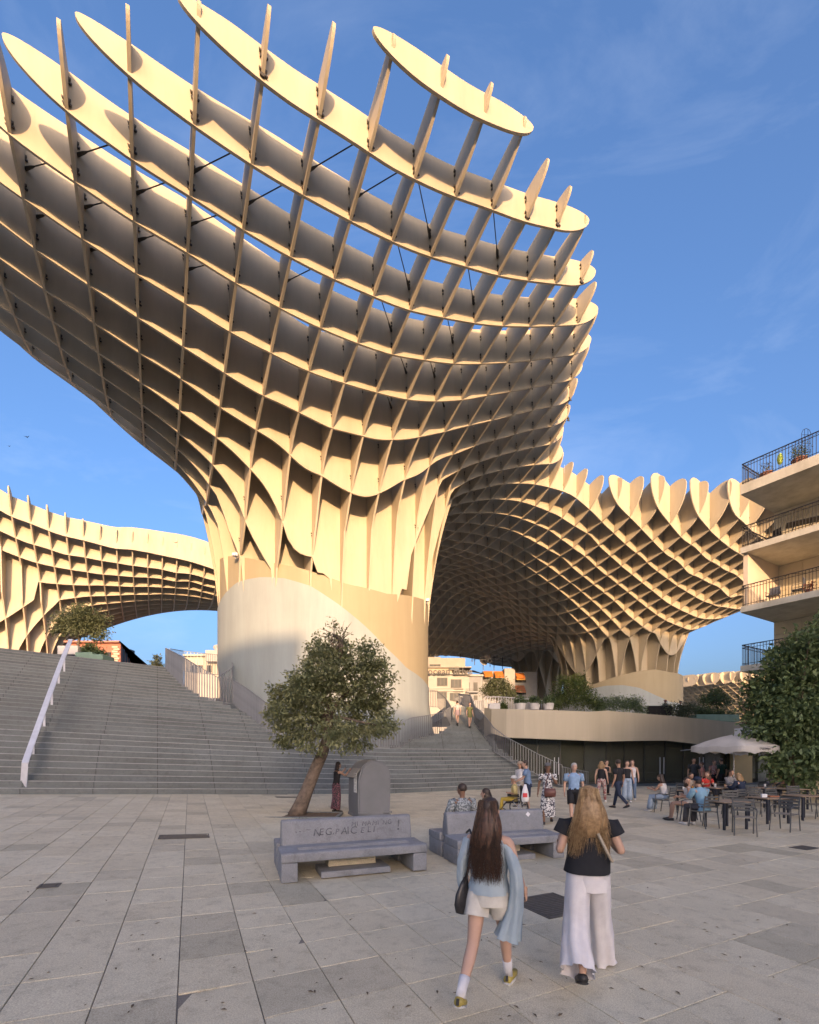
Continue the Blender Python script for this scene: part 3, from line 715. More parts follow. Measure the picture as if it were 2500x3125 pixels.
# ------------------------------------------------------------------ the round tower under the big canopy
M_BAND = noise_mat("ochre_render", (.37, .315, .20), (.345, .29, .18), scale=.6, rough=.6, spec=.3, contrast=(.2, .8))
M_CREAM = noise_mat("pale_render", (.345, .385, .375), (.31, .345, .34), scale=.5, detail=7, rough=.65, spec=.3, contrast=(.2, .8), bump=.05)
streak(M_BAND, .10, (1.2, 1.2, .10)); streak(M_CREAM, .16, (1.0, 1.0, .10))
def tower(label, cu, cv, Rr, top_px, cream_px, zbase, zmin_back, flare_left=0.0):
    C_ = UV(cu, cv); cx_, cy_ = C_.x, C_.y
    def hit(px, py):
        r = (px - CX) / F; A = 1 + r * r; B = -2 * (r * cx_ + cy_); Cc = cx_ ** 2 + cy_ ** 2 - Rr ** 2
        D = B * B - 4 * A * Cc
        Y = (-B - math.sqrt(max(D, 0))) / (2 * A) if D > 0 else -B / (2 * A)
        X = r * Y; return math.atan2(Y - cy_, X - cx_), CAMZ + (HY - py) / F * Y
    def table(px):
        a = sorted(hit(x, y) for x, y in px); a = [(t + 2 * PI if t > PI / 2 else t, z) for t, z in a]; a.sort()
        return a
    # angles measured so that the camera side lies near -pi/2
    def norm(t): 
        while t > PI / 2: t -= 2 * PI
        while t < -1.5 * PI: t += 2 * PI
        return t
    top = sorted((norm(hit(x, y)[0]), hit(x, y)[1]) for x, y in top_px); cre = sorted((norm(hit(x, y)[0]), hit(x, y)[1]) for x, y in cream_px)
    def f(tab, th): 
        ths = [a for a, _ in tab]; return float(np.interp(norm(th), [ths[0] - 1.5] + ths + [ths[-1] + 1.5], [tab[0][1]] + [z for _, z in tab] + [tab[-1][1]]))
    t = thing("round_tower", label, "tower")
    n = 120; 
    def shell(R0_, zt, zb_, name, mat, th0=.35):
        rings = []
        vs_, fs_ = [], []
        nz_ = 10
        for k in range(n):
            th = norm(-PI / 2 + 2 * PI * k / n)
            for q in range(nz_ + 1):
                z1 = zt(th); z0 = zb_(th); z = z0 + (z1 - z0) * q / nz_
                side = max(0.0, -math.cos(th))         # left flank leans in, right foot swells
                rr = R0_ - flare_left * side * max(0, 1 - (z - zbase) / 6.5) + flare_left * .45 * max(0.0, math.cos(th)) * max(0, 1 - abs(z - zbase - 1.6) / 2.6)
                vs_.append((cx_ + rr * math.cos(th), cy_ + rr * math.sin(th), z))
            rr = R0_ - th0; vs_.append((cx_ + rr * math.cos(th), cy_ + rr * math.sin(th), z1)); vs_.append((cx_ + rr * math.cos(th), cy_ + rr * math.sin(th), z1 - 1.2))
        m = nz_ + 3
        for k in range(n):
            k2 = (k + 1) % n
            for q in range(m - 1): fs_.append((k * m + q, k2 * m + q, k2 * m + q + 1, k * m + q + 1))
        me = mesh_np(name, vs_, fs_, True); 
        try: me.set_sharp_from_angle(angle=R_(50))
        except Exception: pass
        return link(name, me, mat, t)
    shell(Rr, lambda a: f(top, a), lambda a: zbase - 1.0, "upper_band", M_BAND)
    shell(Rr + .06, lambda a: min(f(cre, a), f(top, a) - .02), lambda a: zbase - 2.0, "pale_skirt", M_CREAM)
    # a floor inside the ring
    MB().lathe([(0, zbase + 4.5), (Rr - .3, zbase + 4.5)], 48, (cx_, cy_, 0)).build("inner_floor", M_BAND, t)
    return t
t1 = tower("massive round tower with an ochre band over a sweeping pale skirt", T1[0] * KS, T1[1] * KS, 6.62 * KS,
    [(672,1706),(700,1697),(760,1704),(830,1717),(913,1733),(1060,1783),(1180,1812),(1302,1835)],
    [(669,1850),(690,1812),(730,1776),(800,1762),(870,1766),(950,1790),(1040,1850),(1110,1908),(1180,1980),(1240,2040),(1302,2092)], 2.0, 0, .9)
t2 = tower("farther round tower with a pale arc under the right-hand bowl", T2[0] * KS, T2[1] * KS, 6.9 * KS,
    [(1760,2110),(1802,2092),(1850,2075),(1900,2060),(1950,2048),(2000,2043),(2046,2052)],
    [(1760,2120),(1802,2103),(1850,2093),(1900,2091),(1950,2099),(2000,2122),(2046,2143)], 3.5, 0, 0)
cam_box = MB().box((0, 0, .12), (.35, .2, .2)); cam_box.box((0, -.16, .05), (.2, .16, .14)); cam_box.box((0, .1, 0), (.08, .08, .2))
q = P(718, 1698, 30.4); o = cam_box.build("security_camera", M_RAILW, None, loc=q); tag(o, "small white security camera on the left rim of the big tower", "camera")
q = P(1303, 1836, 35.4); o = cam_box.build("security_camera", M_RAILW, None, loc=q); tag(o, "small white security camera on the right rim of the big tower", "camera")
# ------------------------------------------------------------------ the houses behind the viewer that keep the plaza in shade
M_BACK = noise_mat("street_facade", (.52, .45, .34), (.44, .38, .29), scale=.4, rough=.8)
M_DARKG = noise_mat("dark_glass", (.03, .035, .04), (.02, .025, .03), scale=1, rough=.12, spec=.8)
M_ROOF = noise_mat("roof_gravel", (.35, .32, .28), scale=2, rough=.9)
def plain_house(label, x0, x1, y0, y1, h, cat="building"):
    t = thing("town_house", label, cat, ((x0 + x1) / 2, (y0 + y1) / 2, 0)); w_, d_ = x1 - x0, y1 - y0
    MB().box((0, 0, h / 2 - .2), (w_, d_, h - .4)).build("wall", M_BACK, t)
    MB().box((0, 0, h - .2), (w_ + .3, d_ + .3, .4)).build("roof", M_ROOF, t)
    me_w = MB().box((0, 0, 0), (1.3, .12, 1.9)).mesh("window"); me_w.materials.append(M_DARKG)
    for fl in range(int(h // 3.3)):
        for k in range(int(w_ // 5)):
            o = link("window", me_w, None, t); o.location = (-w_ / 2 + 2.5 + 5 * k, d_ / 2 + .02, 1.7 + 3.3 * fl)
    return t
plain_house("long ochre town house behind the viewer on the left", -150, 21.0, -140, -120, 31.0)
plain_house("low ochre town house behind the viewer", 21.2, 36.5, -140, -120, 26.8)
plain_house("tall ochre town house behind the viewer", 36.7, 57.5, -140, -120, 30.2)
plain_house("tallest ochre town house behind the viewer on the right", 57.8, 175, -140, -120, 44.5)
# ------------------------------------------------------------------ cafe under the curved deck
M_FASC = noise_mat("sand_fascia", (.47, .42, .31), (.43, .38, .285), scale=.3, rough=.5, spec=.35, contrast=(.25, .75))
streak(M_FASC, .12)
M_GLS = glass_mat("cafe_glass", (.085, .09, .068), .10, .62)
M_MUL = noise_mat("dark_frame", (.05, .05, .048), scale=5, rough=.45, metal=.2)
M_INT = noise_mat("cafe_interior", (.42, .43, .34), (.2, .2, .17), scale=.7, detail=3, rough=.8)
M_DECK = stone_mat("deck_paving", (.33, .31, .28), (.27, .25, .23))
cafe = thing("curved_deck", "raised deck with a curved sand-coloured fascia over the dark cafe glass", "deck building")
fp = [(1478,2160,2248,32.5),(1500,2163,2238,31.6),(1546,2164,2251,31.0),(1600,2165,2253,30.7),(1700,2168,2257,30.5),(1800,2172,2261,30.6),(1850,2169,2263,30.8),(1940,2176,2261,31.2),(2038,2184,2260,31.8),(2150,2195,2274,32.4),(2244,2205,2284,33.0),(2360,2216,2300,33.6),(2560,2235,2320,34.6)]
rings = []
for i, (x, yt, yb, Y) in enumerate(fp):
    a = P(x, yt, Y); b = P(x, yb, Y); k = Vector((.35, .9, 0)) * .35
    rings.append([b, b + k, a + k, a])
MB().loft(rings).build("fascia", M_FASC, cafe, smooth=False)
sof = [P(x, yb - 2, Y) + Vector((0, .3, 0)) for x, yt, yb, Y in fp]
vs_ = [p for p in sof] + [Vector((p.x + 2.5, p.y + 26, p.z + 0)) for p in sof] ; n_ = len(sof)
me = mesh_np("soffit", vs_, [(i, i + 1, n_ + i + 1, n_ + i) for i in range(n_ - 1)]); link("soffit", me, M_FASC, cafe)
top = [P(x, yt + 8, Y) + Vector((0, .3, 0)) for x, yt, yb, Y in fp]
zdk = 4.75
vs_ = [Vector((p.x, p.y, min(p.z, zdk))) for p in top] + [Vector((p.x * 1.35 + 2, 75, zdk)) for p in top]
link("deck_floor", mesh_np("deck_floor", vs_, [(i, i + 1, n_ + i + 1, n_ + i) for i in range(n_ - 1)]), M_DECK, cafe)
# glass front, standing back under the fascia
gp = [P(x, 2400, Y + 1.3) for x, _, _, Y in fp[2:]]
gx = [(1560, 0), (1640, 0), (1710, 0), (1783, 0), (1850, 0), (1905, 0), (1965, 0), (2030, 0), (2085, 0), (2150, 0), (2215, 0), (2262, 0)]
def cafe_Y(x): return float(np.interp(x, [f_[0] for f_ in fp], [f_[3] for f_ in fp])) + 1.3
for (xa, _), (xb, _) in zip(gx[:-1], gx[1:]):
    a = P(xa, 0, cafe_Y(xa)); b = P(xb, 0, cafe_Y(xb)); a.z = b.z = 0; d = b - a; L_ = d.length; ang = math.atan2(d.y, d.x)
    MB().box((0, 0, 0), (L_ - .09, .03, 3.15)).build("glass_pane", M_GLS, cafe, loc=(a + b) / 2 + Vector((0, 0, 1.6)), rot=(0, 0, ang))
    MB().box((0, 0, 0), (.07, .1, 3.3)).build("mullion", M_MUL, cafe, loc=a + Vector((0, 0, 1.6)), rot=(0, 0, ang))
    MB().box((0, 0, 0), (L_ - .09, .12, .12)).build("sill", M_MUL, cafe, loc=(a + b) / 2 + Vector((0, 0, .06)), rot=(0, 0, ang))
    if xa in (1640, 1965, 2085): # door leaf with long pale pull handle
        for s_ in (-.14, .14): MB().box((0, 0, 0), (.04, .05, 1.2)).build("door_handle", M_RAILW, cafe, loc=b + Vector((s_ - .3, -.14, 1.25)), rot=(0, 0, ang))
a = P(1500, 0, 38); b = P(2420, 0, 41); a.z = b.z = 0; d = b - a
MB().box((0, 0, 0), (d.length, .2, 3.4)).build("back_wall", M_INT, cafe, loc=(a + b) / 2 + Vector((0, 0, 1.7)), rot=(0, 0, math.atan2(d.y, d.x)))
a = P(1500, 0, 33); MB().box((0, 0, 0), (.2, 6, 3.4)).build("end_wall", M_INT, cafe, loc=(a.x, 35.6, 1.7))
for x, w_, h_, m_ in ((1680, 1.7, 2.9, M_FASC), (1880, .8, 3.1, M_INT), (2230, .9, 3.1, M_FASC)):
    q = P(x, 0, 37); MB().box((0, 0, 0), (w_, .25, h_)).build("pier", m_, cafe, loc=(q.x, q.y, h_ / 2))
q = P(2262, 0, 33.8); MB().box((0, 0, 0), (1.3, .5, 3.3)).build("pier", noise_mat("ochre_pier", (.62, .46, .22), (.55, .4, .2), scale=1.5), cafe, loc=(q.x, q.y, 1.6))
q = P(2330, 0, 34.4); MB().box((0, 0, 0), (4, .3, 3.3)).build("back_wall", M_INT, cafe, loc=(q.x + 1.5, q.y, 1.6))
for x, z_ in ((2000, .45), (1960, .45), (1925, .45)):
    q = P(x, 0, 34.2); MB().box((0, 0, 0), (1.1, .7, .05)).tube([(0, 0, -.4), (0, 0, 0)], .04).build("indoor_table", M_RAILW, cafe, loc=(q.x, q.y, .72))
# stone strip along the glass
MB().add([P(1700, 2412, 1) * 0 + v for v in (Vector((9.2, 28.4, .006)), Vector((24, 31.2, .006)), Vector((25, 33.4, .006)), Vector((9.6, 32.4, .006)))], [(0, 1, 2, 3)]).build("stone_strip", M_STEP, cafe)

# ------------------------------------------------------------------ apartment building with balconies
d1 = Vector((-.589, .808, 0)); d2 = Vector((.870, .493, 0)).normalized()
CB = Vector(((2260 - CX) / F * 23.5, 23.5, 0))
WA = CB + d2 * 3.6
M_SLAB = noise_mat("balcony_concrete", (.58, .56, .47), (.48, .46, .38), scale=1.6, detail=8, rough=.75, bump=.2, contrast=(.3, .7))
streak(M_SLAB, .3, (1.5, 1.5, .4))
M_PANEL = noise_mat("beige_wall_panel", (.60, .535, .385), (.56, .50, .355), scale=1.2, rough=.7, obj_var=.035)
M_JOINT = noise_mat("wall_joint", (.25, .22, .17), rough=.9)
M_IRON = noise_mat("black_iron", (.025, .025, .027), scale=9, rough=.45, metal=.4)
apt = thing("apartment_building", "beige apartment building with stacked iron-railed balconies at the right edge", "building")
FLH = 3.025; Z5 = 3.25
LA = 19.0
def ap(a, b): return CB + d2 * b - d1 * a          # a metres towards the viewer along the front, b metres in
def apoly(pts, z0, z1, name, mat, parent=apt): return MB().prism([(ap(a, b).x, ap(a, b).y) for a, b in pts], z0, z1).build(name, mat, parent)
def iron_railing(base_pts, z, parent, h=1.06):
    rt_ = bpy.data.objects.new("balcony_railing", None); COL.objects.link(rt_); rt_.parent = parent
    mbs = MB(); nb = 0
    me_b = MB().box((0, 0, h / 2), (.018, .018, h)).mesh("bar"); me_b.materials.append(M_IRON)
    for (a0, b0), (a1, b1) in zip(base_pts[:-1], base_pts[1:]):
        p, q = ap(a0, b0), ap(a1, b1); d = q - p; L_ = d.length; ang = math.atan2(d.y, d.x)
        for zz_, th in ((h, .04), (h - .16, .022), (.1, .022)):
            MB().box((0, 0, 0), (L_ + .03, th, th)).build("rail", M_IRON, rt_, loc=(p + q) / 2 + Vector((0, 0, z + zz_)), rot=(0, 0, ang))
        # lattice of slanting bars in the top band
        n = max(1, int(L_ / .62)); zig = [p + d * (i / n) + Vector((0, 0, z + (h - .16 if i % 2 else h))) for i in range(n + 1)]
        MB().tube(zig, .009, 4).build("rail", M_IRON, rt_)
        n = int(L_ / .125)
        for i in range(n + 1):
            if nb > 240: break
            o = link("bar", me_b, None, rt_); o.location = p + d * (i / max(n, 1)) + Vector((0, 0, z)); nb += 1
    return rt_
for i in range(5):
    zb_ = Z5 + FLH * i; th = .48 if i == 4 else .30
    far = 5.0
    apoly([(0, 0), (LA, 0), (LA, 3.8), (0, 3.8)], zb_, zb_ + th, "balcony_slab", M_SLAB)
    if i < 4:
        apoly([(.0 - .0, 3.62), (LA, 3.62), (LA, 4.0), (0, 4.0)], zb_ + th + .002, zb_ + FLH - .002, "wall", M_JOINT)
        apoly([(0.02, 4.0), (LA, 4.0), (LA, 12), (0.02, 12)], zb_ + th + .002, zb_ + FLH - .002, "inner_block", M_PANEL)
        # facing panels
        pw_, ph = 1.25, .68; zz0 = zb_ + th + .01
        nr = 4; ph = (FLH - th - .02) / nr
        for r_ in range(nr):
            off = 0
            for k in range(9):
                a0 = k * pw_ - off; 
                apoly([(a0 + .008, 3.575), (a0 + pw_ - .008, 3.575), (a0 + pw_ - .008, 3.618), (a0 + .008, 3.618)], zz0 + r_ * ph + .006, zz0 + (r_ + 1) * ph - .006, "wall_panel", M_PANEL)
    iron_railing([(8.5, .06), (.06, .06), (.06, 3.3)], zb_ + th, apt)
apoly([(0.0, 3.62), (LA, 3.62), (LA, 12), (0, 12)], 0, Z5 - .002, "wall", M_PANEL)
# partition at the balcony's end between the second and third slab, open window-like side below
z_ = Z5 + FLH * 2 + .3
apoly([(.02, .25), (.22, .25), (.22, 3.6), (.02, 3.6)], z_ + .002, z_ + FLH - .302, "partition_wall", noise_mat("pinkish_render", (.62, .52, .40), (.57, .48, .37), scale=1))
apoly([(.0, 4.0), (.02, 12), (-.0, 12)], .1, .2, "drip_edge", M_JOINT)
# shop sign on the lowest slab
sgn = thing("shop_sign", "white sign board with dark capital letters on the lowest balcony edge", "sign")
M_SGNW = noise_mat("sign_white", (.75, .76, .78), scale=3, rough=.4); M_INK = noise_mat("sign_ink", (.03, .03, .04), rough=.5)
q0 = P(2243, 2234, 23.2); q1 = P(2322, 2228, 21.9)
d = q1 - q0; d.z = 0; ang = math.atan2(d.y, d.x)
MB().box((d.length / 2, 0, 0), (d.length, .08, .34), bev=.02).build("board", M_SGNW, sgn, loc=q0, rot=(0, 0, ang))
def text(s, size, mat, parent, loc, rot, name="lettering", ext=.004, align='CENTER', spacing=1.0, shear=0, bold=0):
    c = bpy.data.curves.new(name, 'FONT'); c.body = s; c.size = size; c.extrude = ext; c.align_x = align; c.align_y = 'CENTER'; c.space_character = spacing; c.shear = shear; c.offset = bold
    o = bpy.data.objects.new(name, c); COL.objects.link(o); c.materials.append(mat)
    dg_ = bpy.context.evaluated_depsgraph_get(); dg_.update(); me = bpy.data.meshes.new_from_object(o.evaluated_get(dg_))
    bpy.data.objects.remove(o); 
    return link(name, me, mat, parent, loc=loc, rot=rot)
text("PIZZERIA", .25, M_INK, sgn, q0 + d.normalized() * .95 + Vector((.0, -.05, 0)), (PI / 2, 0, ang)) if False else text("PI", .27, M_INK, sgn, q0 + d.normalized() * .62 + Vector((-.02, -.06, 0)), (PI / 2, 0, ang))

# ------------------------------------------------------------------ distant town
M_WHT = noise_mat("white_stucco", (.48, .47, .44), (.43, .42, .40), scale=.5, rough=.8)
M_GRY = noise_mat("pale_grey_stucco", (.36, .38, .41), scale=.5, rough=.8)
M_BRICK = noise_mat("red_brick_wall", (.42, .17, .11), (.34, .13, .09), scale=3, rough=.85)
M_TERR = noise_mat("terracotta", (.62, .24, .09), (.5, .19, .08), scale=5, rough=.8)
M_WIN = noise_mat("window_glass", (.05, .06, .07), (.03, .04, .05), scale=.8, rough=.45, spec=.25)
M_WFR = noise_mat("window_frame", (.08, .08, .08), rough=.5)
M_AWN = noise_mat("orange_awning", (.75, .26, .05), (.65, .2, .04), scale=2, rough=.8)
def box_px(x0, x1, yt, yb, Y, dep, name, mat, parent, tilt=0.0):
    """an upright box whose front stands at depth Y"""
    a = P(x0, yb, Y); b = P(x1, yt, Y)
    return MB().box(((a.x + b.x) / 2, Y + dep / 2, (a.z + b.z) / 2), (b.x - a.x, dep, b.z - a.z)).build(name, mat, parent)
def window_px(x0, x1, yt, yb, Y, parent, rail=False):
    w_ = box_px(x0, x1, yt, yb, Y - .12, .10, "window", M_WFR, parent)
    n = 3
    for k in range(n):
        xa = x0 + (x1 - x0) * (k + .10) / n; xb = x0 + (x1 - x0) * (k + .9) / n
        box_px(xa, xb, yt + 2, yb - 2, Y - .15, .03, "pane", M_WIN, w_)
    if rail:
        r_ = box_px(x0 - 3, x1 + 3, yb - 11, yb - 9.5, Y - .8, .05, "railing", M_IRON, parent)
        for k in range(9): box_px(x0 - 3 + (x1 - x0 + 6) * k / 8 - .3, x0 - 3 + (x1 - x0 + 6) * k / 8 + .3, yb - 10, yb + 3, Y - .8, .04, "bar", M_IRON, r_)
YH = 80
hotel = thing("hotel_building", "white hotel with dark lettering on its parapet beyond the arch", "building")
box_px(1240, 1384, 2056, 2330, YH, 14, "wall", M_WHT, hotel); box_px(1240, 1380, 2036, 2056, YH + 1.2, 10, "penthouse", noise_mat("tan_wall", (.5, .42, .32), scale=1), hotel)
box_px(1240, 1420, 2008, 2034, YH + 2, 10, "roof_storey", M_WHT, hotel); box_px(1240, 1440, 2034, 2037, YH + .6, 9, "cornice", M_WHT, hotel); box_px(1270, 1428, 2053, 2058, YH - .5, 3, "cornice", M_WHT, hotel)
box_px(1384, 1432, 2056, 2330, YH + .3, 14, "wall", M_WHT, hotel)
box_px(1300, 1345, 2005, 2014, YH + 4, 4, "roof_storey", M_WHT, hotel)
for x0, x1, yt, yb in ((1311, 1345, 2027, 2036), (1370, 1402, 2033, 2045)): window_px(x0, x1, yt, yb, YH + 1.0, hotel)
for x0, x1, yt, yb in ((1335, 1366, 2068, 2093), (1377, 1409, 2073, 2099), (1335, 1364, 2111, 2132), (1374, 1406, 2114, 2138)): window_px(x0, x1, yt, yb, YH - .1, hotel)
for y in (2100, 2108): box_px(1310, 1416, y, y + 2, YH - .2, .3, "string_course", M_WHT, hotel)
text("ocean drive", 1.5, M_INK, hotel, P(1374, 2050, YH - .8) + Vector((0, -.1, 0)), (PI / 2, 0, 0), spacing=1.08, bold=.035)
h2 = thing("town_house", "pale grey house with tall balcony windows right of the white hotel", "building")
box_px(1424, 1473, 2062, 2330, YH + .6, 14, "wall", M_GRY, h2); box_px(1420, 1476, 2058, 2064, YH + .2, 3, "cornice", M_WHT, h2)
for x0, x1 in ((1425.5, 1434), (1447, 1458)):
    window_px(x0, x1, 2082, 2110, YH + .5, h2); window_px(x0, x1, 2122, 2136, YH + .5, h2)
box_px(1424, 1462, 2109, 2113, YH - .4, .9, "balcony_slab", M_GRY, h2)
for k in range(14): box_px(1424.4 + k * 2.85, 1424.9 + k * 2.85, 2100, 2109, YH - .4, .04, "bar", M_IRON, h2)
h3 = thing("town_house", "flats with orange awnings and roof aerials beyond the arch", "building")
M_AW2 = noise_mat("amber_awning", (.80, .45, .08), (.72, .38, .06), scale=2)
box_px(1474, 1540, 2048, 2330, YH + 3, 14, "wall", noise_mat("bluegrey_wall", (.35, .36, .38), scale=1), h3); box_px(1540, 1572, 2040, 2330, YH + 2, 14, "wall", M_WHT, h3); box_px(1572, 1640, 2050, 2330, YH + 3, 14, "wall", M_GRY, h3)
for x0, x1, yt, yb, m_ in ((1476, 1506, 2048, 2064, M_AWN), (1508, 1539, 2049, 2066, M_AWN), (1573, 1604, 2054, 2068, M_AWN), (1572, 1604, 2067, 2073, M_AW2), (1570, 1606, 2092, 2112, noise_mat("brown_awning", (.45, .2, .12)))):
    a = P(x0, yt, YH + 2.9); b = P(x1, yb, YH + 1.5)
    MB().add([(a.x, a.y, a.z), (b.x, a.y, a.z), (b.x, b.y, b.z), (a.x, b.y, b.z), (a.x, a.y, a.z - .12), (b.x, a.y, a.z - .12), (b.x, b.y, b.z - .12), (a.x, b.y, b.z - .12)], [(0, 1, 2, 3), (7, 6, 5, 4), (3, 2, 6, 7), (0, 3, 7, 4), (1, 5, 6, 2)]).build("awning", m_, h3)
for x0, x1, yt, yb in ((1572, 1606, 2074, 2083), (1570, 1606, 2112, 2120), (1478, 1536, 2070, 2080)): window_px(x0, x1, yt, yb, YH + 2.9, h3)
for x, yt, yb in ((1330, 1995, 2008), (1405, 1996, 2018), (1441, 2004, 2020), (1449, 2000, 2030), (1496, 2012, 2036), (1508, 2002, 2045), (1534, 2005, 2043), (1475, 2016, 2044)):
    a = P(x, yb, YH + 5); b = P(x, yt, YH + 5)
    t = MB().tube([a, b], .07, 5); L_ = .9
    t.box((a.x, a.y, b.z - .3), (L_, .05, .05)); t.box((a.x, a.y, b.z - .8), (L_ * .7, .05, .05))
    mo = t.build("aerial", M_IRON, h3 if x > 1450 else hotel)
for x, y in ((1473, 2020), (1486, 2014)):
    MB().lathe([(0, 0), (.5, .08), (.9, .3)], 14).build("satellite_dish", M_WHT, hotel, loc=P(x, y, YH + 5), rot=(R_(70), 0, .5))
MB().add([(0, 0, 0), (4.6, 0, -.9), (2.4, 1.6, .2), (2.2, -1.6, -.4)], [(0, 3, 1, 2)]).build("roof_parasol", M_INK, hotel, loc=P(1405, 2044, YH + 2))
# red-brick block on the left behind the stairs
red = thing("brick_building", "red brick building with an orange roof edge behind the stair top", "building")
YR = 70
MB().prism([(P(205, 0, YR).x, YR), (P(368, 0, YR).x, YR), (P(412, 0, YR + 22).x, YR + 22), (P(205, 0, YR).x, YR + 22)], 6, P(300, 1963, YR).z).build("wall", M_BRICK, red)
MB().prism([(P(203, 0, YR).x, YR - .6), (P(370, 0, YR).x, YR - .6), (P(414, 0, YR + 22).x + .5, YR + 22), (P(203, 0, YR).x, YR + 22)], P(300, 1963, YR).z + .01, P(300, 1958, YR).z).build("cornice", noise_mat("red_stone", (.45, .22, .16)), red)
MB().prism([(P(222, 0, YR).x, YR + 1), (P(352, 0, YR).x, YR + 1), (P(395, 0, YR + 20).x, YR + 20), (P(222, 0, YR).x, YR + 20)], P(300, 1958, YR).z + .01, P(300, 1950, YR).z).build("roof", M_TERR, red)
for k in range(9):
    q = P(352, 1975 + 7 * k, YR - .1); MB().box((q.x + (.25 if k % 2 else 0), q.y, q.z), (.9, .3, .28)).build("quoin", noise_mat("tan_stone", (.55, .45, .33)) if k == 0 else bpy.data.materials["tan_stone"], red)
for k, (x0, x1) in enumerate(((325, 338), (286, 299), (246, 259))): window_px(x0, x1, 1990, 2022, YR, red)
for k in range(5):
    q = P(372 + 8 * k, 2003 - 0 * k, YR + 2 + 4 * k); MB().box((q.x - .1, q.y, q.z), (.3, 1.4, 2.4)).build("window", M_WIN, red)
wb = thing("town_house", "cream building with a rooftop hut behind the stair-top railing", "building")
box_px(563, 700, 1999, 2130, 62, 12, "wall", noise_mat("cream_wall", (.6, .55, .45)), wb); box_px(627, 668, 1984, 2018, 61, 5, "roof_hut", M_WHT, wb); box_px(558, 700, 1996, 2001, 61.4, 3, "cornice", bpy.data.materials["cream_wall"], wb)
for x0, x1 in ((585, 598), (605, 618), (632, 645)): window_px(x0, x1, 2030, 2052, 62, wb)
MB().tube([P(665, 1984, 63), P(666, 1915, 63)], .04, 5).build("aerial", M_RAILW, wb)
MB().lathe([(0, 0), (.3, .05), (.55, .2)], 12).build("satellite_dish", M_WHT, wb, loc=P(663, 1980, 62), rot=(R_(60), 0, .5))
# ------------------------------------------------------------------ trees and shrubs
def leaf_mat(name, c1, c2, trans=.3):
    return noise_mat(name, c1, c2, scale=2.2, detail=4, rough=.5, spec=.35, contrast=(.35, .65), trans=trans, obj_var=.04)
M_LEAF = leaf_mat("orange_tree_leaf", (.31, .31, .155), (.15, .17, .075))
M_LEAF2 = leaf_mat("dark_leaf", (.18, .245, .10), (.08, .12, .055))
M_LEAF3 = leaf_mat("olive_leaf", (.17, .19, .10), (.08, .10, .05))
M_LEAF4 = leaf_mat("bright_shrub_leaf", (.16, .20, .05), (.05, .085, .03))
M_BARK = noise_mat("bark", (.20, .15, .11), (.09, .068, .05), scale=7, detail=9, rough=.9, bump=.8, bscale=26)
def leaves(name, blobs, n, size, mat, parent, seed=1, clump=14, cr=.16, flat=.6, hollow=.5):
    """leaf blades gathered in clumps through the volume of a crown. blobs: (center, radius or (rx,ry,rz), weight)"""
    rg = np.random.RandomState(seed); B = []
    wts = np.array([b[2] if len(b) > 2 else (b[1] if not isinstance(b[1], tuple) else max(b[1])) ** 2 for b in blobs], float); wts /= wts.sum()
    nc = max(3, n // clump); idx = rg.choice(len(blobs), nc, p=wts); C = []
    for i in idx:
        c, r = blobs[i][0], blobs[i][1]; r = np.array(r if isinstance(r, tuple) else (r, r, r))
        d = rg.normal(size=3); d /= np.linalg.norm(d); rad = (hollow + (1 - hollow) * rg.rand()) if rg.rand() < .8 else rg.rand()
        C.append(np.array(c) + d * r * rad)
    C = np.repeat(np.array(C), clump, axis=0); N = len(C)
    ctr = np.average([np.array(b[0]) for b in blobs], axis=0, weights=wts)
    pos = C + rg.normal(size=(N, 3)) * cr * np.array([1, 1, .75])
    out = pos - ctr; out /= np.linalg.norm(out, axis=1)[:, None] + 1e-6
    ax = rg.normal(size=(N, 3)) * .8 + out * .7 + np.array([0, 0, -.25]); ax /= np.linalg.norm(ax, axis=1)[:, None]
    nn = rg.normal(size=(N, 3)) * .6 + np.array([0, 0, 1.0]); sd = np.cross(ax, nn); sd /= np.linalg.norm(sd, axis=1)[:, None] + 1e-6; up = np.cross(sd, ax)
    L_ = size * (.6 + .8 * rg.rand(N))[:, None]; W = L_ * .24
    a = pos; b = pos + ax * L_ * .5 + sd * W + up * L_ * .06; c = pos + ax * L_ - up * L_ * .10; d = pos + ax * L_ * .5 - sd * W + up * L_ * .06
    V = np.stack([a, b, c, d], 1).reshape(-1, 3)
    me = bpy.data.meshes.new(name); me.vertices.add(len(V)); me.vertices.foreach_set('co', V.astype(np.float32).ravel())
    me.loops.add(4 * N); me.loops.foreach_set('vertex_index', np.arange(4 * N, dtype=np.int32)); me.polygons.add(N)
    me.polygons.foreach_set('loop_start', np.arange(0, 4 * N, 4, dtype=np.int32)); me.polygons.foreach_set('loop_total', np.full(N, 4, dtype=np.int32))
    me.update(calc_edges=True); me.validate()
    o = link(name, me, mat, parent); o['kind'] = 'stuff' if False else o.get('kind', '') or ''
    if 'kind' in o: del o['kind']
    return o
